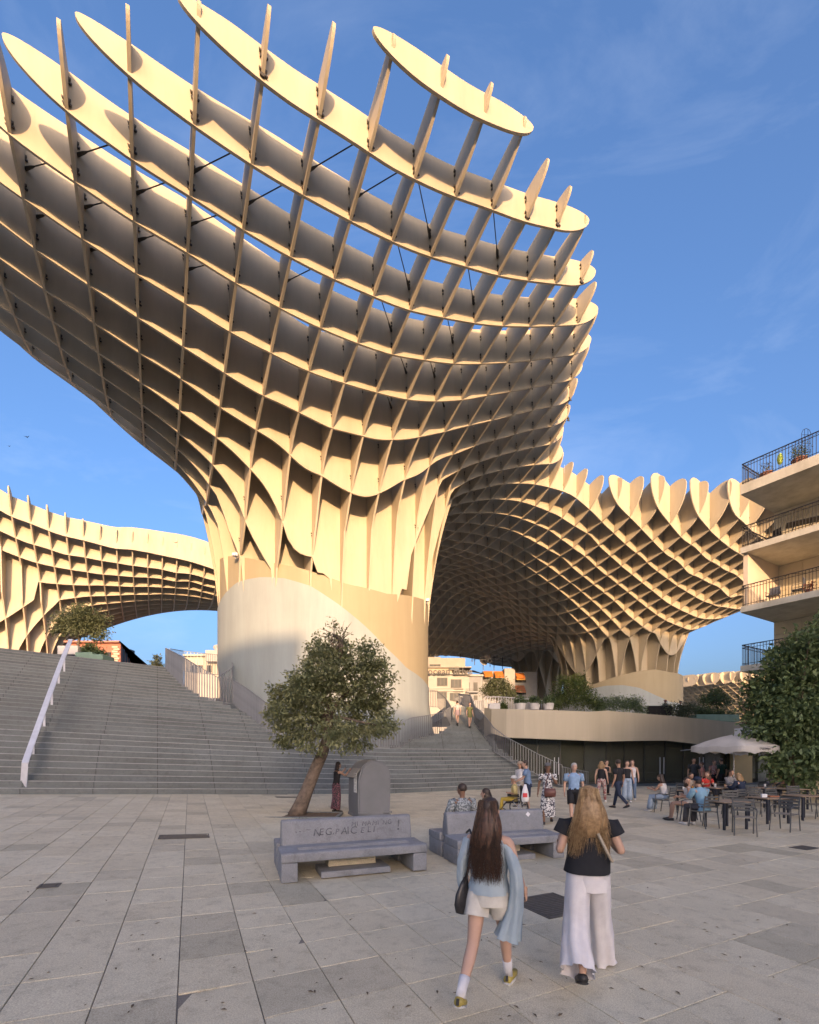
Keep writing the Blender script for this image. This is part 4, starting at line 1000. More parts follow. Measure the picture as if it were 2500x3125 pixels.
def branches(root_pt, blobs, parent, r0, mat, seed=1, sub=4, name="branch"):
    rg = random.Random(seed)
    for b in blobs:
        c = Vector(b[0]); r = b[1] if not isinstance(b[1], tuple) else max(b[1])
        mid = root_pt.lerp(c, .5) + Vector((rg.uniform(-.12, .12), rg.uniform(-.12, .12), rg.uniform(-.05, .15)))
        MB().tube([root_pt, root_pt.lerp(mid, .5) + Vector((0, 0, .03)), mid, c], [r0, r0 * .7, r0 * .5, r0 * .22], 7).build(name, mat, parent, smooth=True)
        for k in range(sub):
            e = c + Vector((rg.uniform(-1, 1), rg.uniform(-1, 1), rg.uniform(-.4, 1))) * r * .8
            s_ = mid.lerp(c, rg.uniform(.2, 1)); MB().tube([s_, s_.lerp(e, .5) + Vector((0, 0, .05)), e], [r0 * .25, r0 * .16, r0 * .05], 5).build(name, mat, parent, smooth=True)

# leaning orange tree in front of the stairs
YT = 14.6
def tp(x, y, dy=0.0): return P(x, y, YT + dy)
tree = thing("orange_tree", "leaning street tree with a ragged round crown between the bin and the stairs", "tree")
tb_ = ground_at(905, 2501); tb_.y = YT; tb_.x = (905 - CX) / F * YT; tb_.z = g_of(tb_.x) - .03
trk = [tb_, tp(917, 2460), tp(938, 2410, .05), tp(960, 2355, .05), tp(984, 2300, .0), tp(1000, 2250), tp(1006, 2190)]
rg = random.Random(3); m = MB(); m.tube(trk, [.29, .235, .205, .19, .175, .15, .12], 14)
m.v = [tuple(Vector(v) * 1.0 + Vector((rg.uniform(-.012, .012), rg.uniform(-.012, .012), 0))) for v in m.v]
m.build("trunk", M_BARK, tree, smooth=True)
k_ = YT / F
bl = [((1005, 2130), 125), ((915, 2165), 88), ((1085, 2090), 95), ((1120, 2185), 74), ((1015, 2040), 92), ((862, 2190), 55), ((1160, 2215), 44), ((945, 2232), 66), ((1085, 2250), 62), ((1055, 1990), 52), ((1000, 1985), 44), ((920, 2100), 55), ((850, 2120), 34), ((1125, 2045), 52), ((1160, 2110), 40), ((880, 2250), 36), ((1030, 2235), 56), ((955, 2275), 40), ((975, 2055), 60), ((955, 2105), 70), ((1140, 2150), 50), ((1130, 2005), 52), ((965, 2010), 46), ((1170, 2075), 42), ((890, 2110), 46), ((1185, 2190), 34), ((835, 2165), 30)]
rg = random.Random(5)
blobs = [(tuple(tp(x, y, rg.uniform(-.9, .9) * (1 if r < 80 else .25))), r * k_) for (x, y), r in bl]
leaves("crown", blobs, 25000, .118, M_LEAF, tree, 3, clump=22, cr=.105, hollow=.5)
top_ = trk[-1]
branches(top_, blobs[:9], tree, .085, M_BARK, 4, sub=3)
stub = MB().tube([tp(1040, 2010), tp(1040, 1960), tp(1030, 1945), tp(1018, 1938)], [.09, .085, .08, .06], 8).build("branch", M_BARK, tree, smooth=True)
rg = random.Random(8)
for k in range(22):
    a = tp(1020 + rg.uniform(-12, 26), 1975 + rg.uniform(-20, 20), rg.uniform(-.2, .2)); e = tp(1020 + rg.uniform(-62, 70), 1925 + rg.uniform(-38, 42), rg.uniform(-.4, .4))
    MB().tube([a, a.lerp(e, .5) + Vector((rg.uniform(-.05, .05), 0, .06)), e], [.013, .009, .004], 4).build("twig", M_BARK, tree)
leaves("sparse_leaves", [(tuple(tp(985, 1945)), .32), (tuple(tp(1018, 1905)), .16), (tuple(tp(965, 1965)), .25), (tuple(tp(1040, 1935)), .2)], 330, .1, M_LEAF, tree, 9, clump=5, cr=.08)
# the bed of the tree: open soil with a rough kerb and small setts
bed = thing("tree_pit", "open soil pit with loose edging at the foot of the leaning tree", "tree pit", (tb_.x + .25, YT - .05, tb_.z + .03))
M_SOIL = noise_mat("soil", (.16, .11, .07), (.07, .05, .035), scale=14, rough=.95, bump=.9)
MB().box((0, 0, -.01), (2.1, 1.15, .05)).build("soil", M_SOIL, bed)
for (cx, cy, w_, d_) in ((0, -.62, 2.3, .1), (0, .62, 2.3, .1), (-1.12, 0, .1, 1.15), (1.12, 0, .1, 1.15)): MB().box((cx, cy, 0), (w_, d_, .07), bev=.01).build("kerb_stone", M_STEP, bed)
rg = random.Random(2)
for i in range(5):
    for j in range(4):
        MB().box((-1.45 - i * .17 + (j % 2) * .06, -.45 + j * .26, -.012), (.155, .24, .04), bev=.008).build("sett", M_TILE, bed)

# big dark tree at the right edge
YR2 = 19.5
def rp2(x, y, dy=0.0): return P(x, y, YR2 + dy)
tree2 = thing("street_tree", "dark broad-leaved street tree hiding the corner of the beige apartment building", "tree")
b_ = rp2(2415, 2305); b_.z = 0
MB().tube([b_, Vector((b_.x, b_.y, 1.4)), rp2(2420, 2290), rp2(2440, 2200)], [.16, .13, .12, .1], 10).build("trunk", M_BARK, tree2, smooth=True)
bl2 = [((2455, 2140), 120), ((2380, 2170), 84), ((2345, 2100), 58), ((2420, 2040), 80), ((2490, 2000), 80), ((2470, 1955), 42), ((2350, 2235), 66), ((2310, 2150), 34), ((2420, 2290), 82), ((2490, 2240), 100), ((2380, 2330), 46), ((2460, 2360), 60), ((2560, 2100), 130), ((2580, 2280), 110), ((2315, 2215), 32), ((2545, 1950), 90), ((2320, 2260), 30), ((2385, 1995), 34)]
rg = random.Random(15); k2 = YR2 / F
blobs2 = [(tuple(rp2(x, y, rg.uniform(-1, 1) * (1 if r < 80 else .3))), r * k2) for (x, y), r in bl2]
leaves("crown", blobs2, 21000, .23, M_LEAF2, tree2, 7, clump=14, cr=.2, hollow=.5)
branches(rp2(2440, 2200), blobs2[:10], tree2, .09, M_BARK, 6, sub=2)

def small_plant(name, label, cat, pts, Y, n, size, mat, trunk=None, group=None, seed=1, cr=.12, stem_r=.06):
    t = thing(name, label, cat, group=group); rg = random.Random(seed); k = Y / F
    bb = [(tuple(P(x, y, Y + rg.uniform(-.5, .5) * r * k)), r * k) for (x, y, r) in pts]
    leaves("crown" if trunk else "foliage", bb, n, size, mat, t, seed, clump=10, cr=cr, hollow=.4)
    if trunk:
        MB().tube([P(x, y, Y) for x, y in trunk], [stem_r * (1 - .12 * i) for i in range(len(trunk))], 7).build("trunk", M_BARK, t, smooth=True)
        branches(P(*trunk[-1], Y), bb[:6], t, stem_r * .5, M_BARK, seed, sub=1)
    return t
small_plant("olive_tree", "feathery dark tree in a planter at the top of the wide stairs", "tree", [(245, 1900, 44), (205, 1905, 30), (285, 1905, 34), (230, 1875, 28), (300, 1935, 22), (190, 1890, 18), (265, 1870, 22), (315, 1890, 16), (180, 1925, 14)], 31.5, 6500, .16, M_LEAF3, [(240, 1990), (238, 1965), (246, 1935)], seed=21, cr=.22, stem_r=.11)
small_plant("shrub", "round dark shrub in the green planter at the stair top", "shrub", [(285, 1988, 24), (305, 1998, 16), (268, 1980, 14)], 31, 2600, .13, M_LEAF2, seed=22)
small_plant("young_tree", "thin pale-green tree rising behind the stair top", "tree", [(480, 2030, 20), (470, 2045, 16), (492, 2045, 16), (480, 2010, 10), (500, 2055, 12)], 46, 1500, .22, M_LEAF3, [(480, 2080), (480, 2040), (480, 2002)], seed=23, stem_r=.05)
small_plant("olive_tree", "pale yellow-green tree on the deck in front of the awning flats", "tree", [(1515, 2105, 30), (1490, 2108, 22), (1545, 2108, 24), (1505, 2088, 18), (1535, 2088, 18), (1560, 2115, 12)], 48, 4200, .2, M_LEAF3, [(1515, 2160), (1515, 2135), (1515, 2115)], seed=24, cr=.25)
small_plant("bush", "big rounded bush with a bright top on the curved deck", "bush", [(1745, 2115, 46), (1710, 2130, 34), (1785, 2130, 38), (1720, 2082, 26), (1765, 2085, 28), (1810, 2145, 24), (1695, 2150, 22)], 35, 9000, .13, M_LEAF4, seed=25, cr=.2)
small_plant("hedge", "low dark hedge along the deck edge right of the big bush", "hedge", [(1840, 2150, 24), (1875, 2148, 26), (1910, 2150, 24), (1940, 2148, 24), (1955, 2165, 16), (1825, 2165, 16)], 35, 6500, .11, M_LEAF2, seed=26, cr=.16)
small_plant("shrub", "wispy flowering shrub on the deck left of the low seat", "shrub", [(1975, 2168, 10), (1983, 2172, 9)], 36, 500, .1, M_LEAF2, seed=27)
small_plant("shrub", "pair of loose leafy shrubs spilling over the deck edge", "shrub", [(2035, 2165, 20), (2060, 2170, 20), (2095, 2165, 24), (2080, 2178, 16), (2015, 2172, 14)], 35.5, 3800, .12, M_LEAF3, seed=28, cr=.18)
small_plant("shrub", "clipped greenery in the green planters at the right end of the deck", "shrub", [(2135, 2172, 17), (2165, 2176, 17), (2195, 2178, 18), (2230, 2182, 14)], 36, 3400, .12, M_LEAF2, seed=29, cr=.16)
small_plant("small_tree", "small spreading tree in a green planter on the deck below the far canopy", "tree", [(2185, 2130, 24), (2160, 2135, 18), (2212, 2138, 20), (2190, 2115, 16), (2145, 2142, 10)], 36.5, 2400, .15, M_LEAF2, [(2192, 2185), (2190, 2165), (2186, 2145)], seed=30, cr=.2)
M_PLW = noise_mat("white_planter", (.62, .60, .56), (.54, .52, .48), scale=2, rough=.6); M_PLG = noise_mat("green_planter", (.20, .30, .22), (.16, .25, .18), scale=2, rough=.6); M_POT = noise_mat("terracotta_pot", (.34, .15, .09), (.26, .11, .07), scale=9, rough=.8)
def tub(label, x, yt, yb, w_, Y, mat, name="planter", bushpts=None, group=None, seed=1, round_=False):
    a = P(x, yb, Y); h = P(x, yt, Y).z - a.z; r = w_ / F * Y / 2
    t = thing(name, label, "planter", (a.x, a.y, a.z), group=group)
    if round_ : MB().lathe([(0, 0), (r * .8, 0), (r, h), (r * .88, h), (r * .85, h * .85), (0, h * .85)], 18).build("pot", mat, t, smooth=False)
    else:
        MB().box((0, 0, h / 2), (2 * r, 2 * r * .7, h), bev=min(.06, h * .15)).build("pot", mat, t)
    MB().box((0, 0, h * .9), (1.3 * r, r * .85, h * .24)).build("soil", M_SOIL, t)
    return t
tub("squat white planter beneath the feathery tree at the stair top", 222, 1975, 2002, 62, 31.4, M_PLW)
tub("low green round planter beneath the dark shrub at the stair top", 268, 1994, 2008, 52, 30.6, M_PLG)
tub("long low green bench planter edge at the stair top", 292, 2002, 2020, 80, 30.2, M_PLG)
for i, (x, lab) in enumerate(((1508, "square sunlit planter box at the left end of the curved deck"), (1588, "first white tub of the three on the curved deck"), (1632, "middle white tub of the three on the curved deck"), (1674, "white tub nearest the big bush on the curved deck"))):
    tub(lab, x, 2147, 2166, 34, 33.5, M_PLW, round_=i > 0)
    small_plant("potted_shrub", ["low bright shrub beside the square deck planter", "dark shrub in the first white tub", "dark shrub in the middle white tub", "dark shrub in the tub nearest the big bush"][i], "shrub", [(x - 8 if i else x + 26, 2138 if i else 2158, 9), (x + 8 if i else x + 30, 2138 if i else 2155, 9), (x if i else x + 28, 2132 if i else 2152, 7)], 33.5, 700, .12, M_LEAF2 if i else M_LEAF4, seed=40 + i)
for x, w_, lab in ((2143, 60, "left green trough planter on the right part of the deck"), (2188, 50, "middle green trough planter on the right part of the deck"), (2228, 40, "right green trough planter next to the black balcony bars")):
    tub(lab, x, 2182, 2204, w_, 35.6, M_PLG)
railing("deck_railing", "thin railing round the white tubs on the curved deck", [(P(1480, 2165, 34.6), P(1480, 2127, 34.6).z), (P(1530, 2168, 34.4), P(1530, 2127, 34.4).z), (P(1600, 2170, 34.6), P(1600, 2132, 34.6).z), (P(1690, 2172, 35), P(1690, 2143, 35).z)], bar=(.03, .02), step=.2, mat=M_RAILW)
tag(MB().box((0, 0, 0), (1.9, .1, .7), bev=.03).build("low_bench", M_IRON, loc=P(2012, 2168, 35)), "dark low bench back on the deck edge behind the shrubs", "bench")

# pots, chairs and tables on the balconies
def ap3(a, b, z): q = ap(a, b); return Vector((q.x, q.y, z))
zf = [Z5 + FLH * i + (.48 if i == 4 else .30) for i in range(5)]
def pot_plant(a, b, fl, r, h, lab, lmat, seed, size=.09, n=260, ph=.5, reddish=False):
    q = ap3(a, b, zf[fl]); t = thing("potted_plant", lab, "potted plant", q)
    MB().lathe([(0, 0), (r * .7, 0), (r, h), (r * 1.08, h), (r * 1.08, h * .86), (r * .96, h * .84)], 14).build("pot", M_POT, t)
    MB().lathe([(0, h * .9), (r * .95, h * .9)], 10).build("soil", M_SOIL, t)
    leaves("foliage", [((0, 0, h + ph * .5), (r * 1.1, r * 1.1, ph * .55))], n, size, lmat, t, seed, clump=5, cr=.08)
    for k in range(4):
        rg = random.Random(seed + k); MB().tube([(0, 0, h * .8), (rg.uniform(-.1, .1), rg.uniform(-.1, .1), h + ph * .5), (rg.uniform(-.2, .2), rg.uniform(-.2, .2), h + ph * .95)], [.012, .009, .004], 4).build("stem", M_BARK, t)
M_RED = leaf_mat("red_blossom", (.42, .09, .06), (.2, .05, .04))
pot_plant(.9, .45, 4, .26, .30, "round terracotta pot nearest the corner on the roof terrace", M_LEAF3, 51, n=120, ph=.55)
pot_plant(2.2, .45, 4, .30, .32, "wide terracotta pot with a bushy plant under the wire arch on the roof terrace", M_LEAF2, 52, n=420, ph=.65)
pot_plant(4.0, .45, 4, .32, .30, "third terracotta pot of the roof terrace with grey-green leaves", M_LEAF3, 53, n=420, ph=.55)
pot_plant(5.0, .5, 4, .2, .25, "small pot beside the third one on the roof terrace", M_LEAF2, 54, n=200, ph=.4)
pot_plant(6.0, .5, 4, .2, .3, "tall twiggy red plant on the roof terrace", M_RED, 55, n=160, ph=1.2, size=.06)
pot_plant(7.2, .5, 4, .28, .3, "leafy potted plant at the picture edge on the roof terrace", M_LEAF2, 56, n=420, ph=.9)
for i, a in enumerate((3.6, 4.2, 5.1, 5.8, 6.6)):
    pot_plant(a, .28, 2, .12, .16, ["first small pot from the corner behind the third railing", "second small pot behind the third railing", "middle small pot behind the third railing", "fourth small pot behind the third railing", "last small pot behind the third railing"][i], M_LEAF4 if i % 2 else M_LEAF2, 60 + i, n=150, ph=.3)
pot_plant(2.6, .3, 2, .14, .15, "red-leaved pot beside the grey chair behind the third railing", M_RED, 66, n=200, ph=.3)
pot_plant(5.9, -.06, 3, .35, .25, "dried flower box hanging over the second railing", M_RED, 67, n=420, ph=.4)
wn = thing("plant_arch", "thin wire arch standing on the roof terrace", "trellis", ap3(2.5, .35, zf[4]))
for dx in (-.22, -.08, .08, .22):
    MB().tube([(dx, 0, 0), (dx, 0, 1.55)] if abs(dx) < .1 else [(dx, 0, 0), (dx, 0, 1.35), (dx * .7, 0, 1.52), (0, 0, 1.6)], .012, 4).build("wire", M_IRON, wn)
for z in (.5, .9, 1.3): MB().tube([(-.22, 0, z), (.22, 0, z)], .01, 4).build("wire", M_IRON, wn)
ps = thing("plant_shield", "bright yellow-green oval stake sign among the roof terrace pots", "garden stake", ap3(1.45, .5, zf[4] + .75))
MB().lathe([(0, -.3), (.10, -.2), (.13, 0), (.10, .2), (0, .3)], 10).build("stake_head", noise_mat("lime_plastic", (.55, .7, .1)), ps); MB().tube([(0, 0, -.75), (0, 0, -.3)], .01, 4).build("stake", M_IRON, ps)
def garden_chair(lab, loc, rz, mat, group=None, name="garden_chair"):
    t = thing(name, lab, "chair", loc, rz, group)
    MB().box((0, 0, .44), (.46, .46, .03), bev=.008).build("seat", mat, t)
    MB().box((0, -.24, .72), (.44, .03, .42), bev=.01).build("backrest", mat, t)
    for sx in (-1, 1):
        for sy in (-1, 1): MB().tube([(sx * .2, sy * .2, .43), (sx * .23, sy * .25, 0)], .014, 5).build("leg", mat, t)
        MB().tube([(sx * .24, -.22, .45), (sx * .25, -.2, .66), (sx * .25, .2, .66), (sx * .24, .2, .44)], .014, 5).build("armrest", mat, t)
    return t
M_GCH = noise_mat("grey_chair_plastic", (.12, .13, .15), rough=.5)
garden_chair("folding chair leaning its back to the view on the second balcony", ap3(3.4, 1.2, zf[3]), R_(-75), M_IRON)
garden_chair("dark chair tucked at the end of the table on the second balcony", ap3(.9, 1.2, zf[3]), R_(105), M_IRON)
garden_chair("grey plastic chair at the corner of the third balcony", ap3(1.0, .9, zf[2]), R_(120), M_GCH)
garden_chair("second grey plastic chair on the third balcony beside the red pot", ap3(2.0, .9, zf[2]), R_(40), M_GCH)
tt_ = thing("balcony_table", "slatted folding table on the second balcony", "table", ap3(2.1, 1.1, zf[3]), R_(-36))
for k in range(6): MB().box((0, -.3 + k * .12, .73), (1.25, .1, .025)).build("slat", M_IRON, tt_)
for sx in (-1, 1): MB().tube([(sx * .5, -.3, 0), (sx * .3, .3, .72)], .016, 5).build("leg", M_IRON, tt_); MB().tube([(sx * .5, .3, 0), (sx * .3, -.3, .72)], .016, 5).build("leg", M_IRON, tt_)
rt2 = thing("bistro_table", "round bistro table alone on the lowest visible balcony", "table", ap3(.9, 1.2, zf[1]))
MB().lathe([(0, .72), (.34, .72), (.36, .74), (.34, .755), (0, .755)], 20).build("tabletop", M_IRON, rt2)
for k in range(3):
    a = 2 * PI * k / 3; MB().tube([(.25 * math.cos(a), .25 * math.sin(a), 0), (.03 * math.cos(a), .03 * math.sin(a), .4), (.2 * math.cos(a), .2 * math.sin(a), .72)], .012, 5).build("leg", M_IRON, rt2)
gr = thing("garden_figure", "dark seated garden ornament against the wall on the lowest visible balcony", "ornament", ap3(.5, 3.3, zf[1]))
MB().lathe([(0, 0), (.16, 0), (.15, .25), (.11, .5), (.12, .6), (.07, .72), (0, .8)], 12).build("body", M_IRON, gr, smooth=True)
sat = MB().lathe([(0, 0), (.18, .02), (.32, .08), (.31, .1)], 16).build("satellite_dish", M_WHT, None, loc=ap3(5.0, .1, zf[3] + 1.25), rot=(R_(75), 0, R_(-40))); tag(sat, "pale round dish fixed above the second balcony railing", "satellite dish")
# ------------------------------------------------------------------ benches, bin, cafe furniture
M_CONC = stone_mat("bench_concrete", (.26, .27, .285), (.19, .20, .215), speck=.3, sscale=110, rough=.6, blot=2.2, bump=.3)
M_STAIN = noise_mat("dark_stain", (.06, .058, .055), (.03, .03, .03), scale=9, rough=.9)
M_GRAF = noise_mat("faded_marker", (.05, .053, .065), (.12, .125, .14), scale=9, detail=6, rough=.7, contrast=(.42, .6))
def bench(label, p0, ang, Ln, D=1.5, extras=None):
    """double-sided concrete bench; p0 is the front left foot on the ground"""
    t = thing("concrete_bench", label, "bench", (p0.x, p0.y, p0.z), ang, "double concrete benches on the plaza")
    def prof(pts, x0, x1, name, bev=.018):
        bm = bmesh.new(); vs0 = [bm.verts.new((x0, y, z)) for y, z in pts]; vs1 = [bm.verts.new((x1, y, z)) for y, z in pts]; n = len(pts)
        bm.faces.new(vs0[::-1]); bm.faces.new(vs1)
        for k in range(n): bm.faces.new((vs0[k], vs0[(k + 1) % n], vs1[(k + 1) % n], vs1[k]))
        bmesh.ops.recalc_face_normals(bm, faces=bm.faces)
        bmesh.ops.bevel(bm, geom=bm.edges[:], offset=bev, segments=3, affect='EDGES', profile=.5)
        me = bpy.data.meshes.new(name); bm.to_mesh(me); bm.free(); me.polygons.foreach_set('use_smooth', [True] * len(me.polygons))
        try: me.set_sharp_from_angle(angle=R_(40))
        except Exception: pass
        return link(name, me, M_CONC, t)
    m_ = D / 2
    # seats: slightly dished slabs
    prof([(0, .31), (0, .45), (.05, .465), (.32, .452), (m_ - .13, .475), (m_ - .10, .31)], 0, Ln, "seat")
    prof([(D, .31), (D, .45), (D - .05, .465), (D - .32, .452), (m_ + .13, .475), (m_ + .10, .31)], -.0, Ln, "seat")
    prof([(m_ - .16, .40), (m_ - .085, .86), (m_ - .05, .885), (m_ + .05, .885), (m_ + .085, .86), (m_ + .16, .40)], .06, Ln - .06, "backrest", .03)
    for x0 in (0, Ln - .26):
        prof([(.012, 0), (.012, .308), (m_ - .06, .308), (m_ - .06, 0)], x0 + .004, x0 + .256, "leg"); prof([(D - .012, 0), (D - .012, .308), (m_ + .06, .308), (m_ + .06, 0)], x0 + .004, x0 + .256, "leg")
    for k in range(3):
        MB().box((Ln / 2 + .02, .23 + k * .085, .4585), (Ln * .78, .028, .022), bev=.006).build("seat_rib", M_CONC, t)
    # footing slab under the seat
    MB().box((Ln * .50, .42, .05), (Ln * .48, .62, .10), bev=.012).build("footing", M_CONC, t)
    MB().box((Ln * .50, .56, .19), (Ln * .34, .3, .17), bev=.012).build("footing_block", M_TILE, t)
    return t
pA = ground_at(858, 2699); pB = ground_at(1305, 2660); angA = math.atan2(pB.y - pA.y, pB.x - pA.x)
b1 = bench("graffitied double concrete bench in front of the leaning tree", pA, angA, (pB - pA).length)
LnA = (pB - pA).length
def on_back(s, size, x, z, name="graffiti", rot=0, b=b1):
    o = text(s, size, M_GRAF, b, (0, 0, 0), (0, 0, 0), name=name, ext=.001, align='LEFT', shear=.12)
    o.matrix_local = Matrix.Translation((x, .75 - .125 - .004 + (z - .62) * .163, z)) @ Matrix.Rotation(R_(-9.3), 4, 'X') @ Matrix.Rotation(rot, 4, 'Y') @ Matrix.Rotation(PI / 2, 4, 'X')
x_ = .58
for ch, dx, sz, r_ in (("N", .10, .17, .1), ("E", .10, .16, -.05), ("G", .13, .17, .0), (".", .05, .15, 0), ("P", .10, .13, .1), ("A", .10, .17, .05), ("I", .06, .18, -.1), ("C", .19, .18, 0), ("E", .12, .14, .2), ("L", .11, .15, 0), ("I", .06, .15, .1)):
    on_back(ch, sz, x_, .655, rot=r_); x_ += dx
x_ = 1.25
for i, ch in enumerate("MIMAMING"): on_back(ch, .11, x_, .765, rot=.1 * (-1) ** i); x_ += .095
on_back("!", .26, 2.08, .70)
on_back("v", .08, .28, .69); on_back("-", .12, .34, .70); on_back("~", .12, .46, .715)
pC = ground_at(1397, 2645); pD = ground_at(1704, 2620); angC = math.atan2(pD.y - pC.y, pD.x - pC.x)
b2 = bench("double concrete bench with a small white sticker, two people sitting on its far side", pC, angC, 2.28)
stk = MB().box((0, 0, 0), (.075, .004, .075)).build("sticker", M_SGNW, b2); stk.matrix_local = Matrix.Translation((1.86, .75 - .128 + .03 * .8, .79)) @ Matrix.Rotation(R_(-9.3), 4, 'X') @ Matrix.Rotation(R_(45), 4, 'Y')

# grey recycling container
M_BIN = noise_mat("grey_container", (.175, .18, .19), (.14, .15, .155), scale=1.6, detail=7, rough=.5, bump=.06, contrast=(.3, .7))
M_BIN2 = noise_mat("container_lid", (.28, .27, .24), (.23, .22, .2), scale=3, rough=.6)
p0 = P(1121, 2491, 14.55); 
bn = thing("recycling_container", "tall grey domed recycling container beside the leaning tree", "recycling bin", (p0.x, p0.y + .6, g_of(p0.x)), R_(24))
Wb, Hb, Db = 1.02, 1.84, 1.15
pr = [(-Wb / 2 - .01, .0), (Wb / 2 + .01, .0), (Wb / 2 + .035, .45), (Wb / 2 + .05, Hb * .66), (Wb / 2 + .035, Hb * .75)]
pr += [(Wb / 2 * 1.05 * math.cos(a) * (1 if a < PI / 2 else .92), Hb * .75 + Hb * .25 * math.sin(a)) for a in np.linspace(.15, PI - .55, 11)]
pr += [(-Wb / 2 - .02, Hb * .66), (-Wb / 2 - .035, .45)]
bm = bmesh.new(); v0_ = [bm.verts.new((x, -Db / 2, z)) for x, z in pr]; v1_ = [bm.verts.new((x, Db / 2, z)) for x, z in pr]; n_ = len(pr)
bm.faces.new(v0_[::-1]); bm.faces.new(v1_)
for k in range(n_): bm.faces.new((v0_[k], v0_[(k + 1) % n_], v1_[(k + 1) % n_], v1_[k]))
bmesh.ops.recalc_face_normals(bm, faces=bm.faces); bmesh.ops.bevel(bm, geom=[e for e in bm.edges if abs(e.verts[0].co.y - e.verts[1].co.y) < .01], offset=.05, segments=3, affect='EDGES')
me = bpy.data.meshes.new("body"); bm.to_mesh(me); bm.free(); me.polygons.foreach_set('use_smooth', [True] * len(me.polygons))
try: me.set_sharp_from_angle(angle=R_(35))
except Exception: pass
link("body", me, M_BIN, bn)
MB().box((0, 0, .05), (Wb + .07, Db + .07, .12), bev=.02).build("plinth", M_BIN, bn)
for sx in (-.43, .43): MB().box((sx, -Db / 2 - .045, .17), (.28, .05, .05), bev=.01).build("foot_lip", M_BIN, bn)
MB().tube([(0.05, -Db / 2 + .02, Hb * 1.004), (0.05, Db / 2 - .02, Hb * 1.004)], .018, 6).build("top_seam", M_BIN, bn)
o = MB().box((0, 0, 0), (.46, .8, .03), bev=.012).build("hatch", M_BIN2, bn); o.matrix_local = Matrix.Translation((-.50, 0, Hb * .80)) @ Matrix.Rotation(R_(-52), 4, 'Y')
lb = MB().box((0, 0, 0), (.006, .3, .62)).build("label_panel", noise_mat("faded_label", (.75, .75, .70), (.62, .62, .58), scale=6), bn, loc=(-Wb / 2 - .046, -.28, 1.12)) 
for k, s_ in enumerate("VIDRIO"):
    text(s_, .085, M_INK, bn, (-Wb / 2 - .052, -.28, 1.36 - k * .095), (PI / 2, 0, -PI / 2), ext=.001)

# cafe furniture
M_CH = noise_mat("dark_aluminium", (.12, .125, .125), (.09, .095, .095), scale=8, rough=.45, metal=.4)
M_CHS = noise_mat("seat_slat", (.26, .24, .20), (.2, .185, .16), scale=8, rough=.55)
M_TT = noise_mat("table_wood", (.30, .22, .15), (.24, .17, .115), scale=5, rough=.5)
M_TL = noise_mat("table_leg_blue_black", (.03, .035, .05), rough=.45, metal=.3)
def make_chair():
    t = thing("cafe_chair", "x", "chair", (0, 0, 0), 0, "slatted dark cafe chairs on the terrace")
    for k in range(5): MB().box((0, -.18 + k * .09, .45), (.42, .075, .018)).build("seat_slat", M_CHS, t)
    for k in range(4): MB().box((0, -.235 - .012 * k, .60 + k * .085), (.44, .016, .055)).build("back_slat", M_CH, t)
    for sx in (-1, 1):
        MB().tube([(sx * .22, -.29, .90), (sx * .22, -.23, .5), (sx * .22, -.30, 0)], .016, 6).build("leg", M_CH, t)
        MB().tube([(sx * .22, .20, .44), (sx * .23, .26, 0)], .016, 6).build("leg", M_CH, t)
        MB().tube([(sx * .225, -.24, .66), (sx * .235, .1, .67), (sx * .23, .22, .62), (sx * .22, .20, .44)], .014, 6).build("armrest", M_CH, t)
        MB().tube([(sx * .21, -.22, .44), (sx * .21, .20, .44)], .013, 6).build("seat_rail", M_CH, t)
    return t
def make_table():
    t = thing("cafe_table", "x", "table", (0, 0, 0), 0, "square cafe tables on the terrace")
    MB().box((0, 0, .735), (.86, .74, .03), bev=.008).build("tabletop", M_TT, t)
    for sx in (-1, 1):
        for sy in (-1, 1): MB().box((sx * .36, sy * .30, .36), (.05, .05, .72)).build("leg", M_TL, t)
        MB().box((sx * .36, 0, .70), (.04, .6, .04)).build("apron", M_TL, t)
    return t
chair0 = make_chair(); table0 = make_table(); first = {'c': True, 't': True}
def gp_(x, y, dY=0): q = ground_at(x, y); return Vector((q.x * (q.y + dY) / q.y, q.y + dY, 0))
def put_chair(x, y, rz, lab):
    o = chair0 if first['c'] else copy_tree(chair0); first['c'] = False
    q = gp_(x, y); o.location = q; o.rotation_euler = (0, 0, R_(rz)); o['label'] = lab; return o
def put_table(x, y, rz, lab):
    o = table0 if first['t'] else copy_tree(table0); first['t'] = False
    q = gp_(x, y); o.location = q; o.rotation_euler = (0, 0, R_(rz)); o['label'] = lab; return o
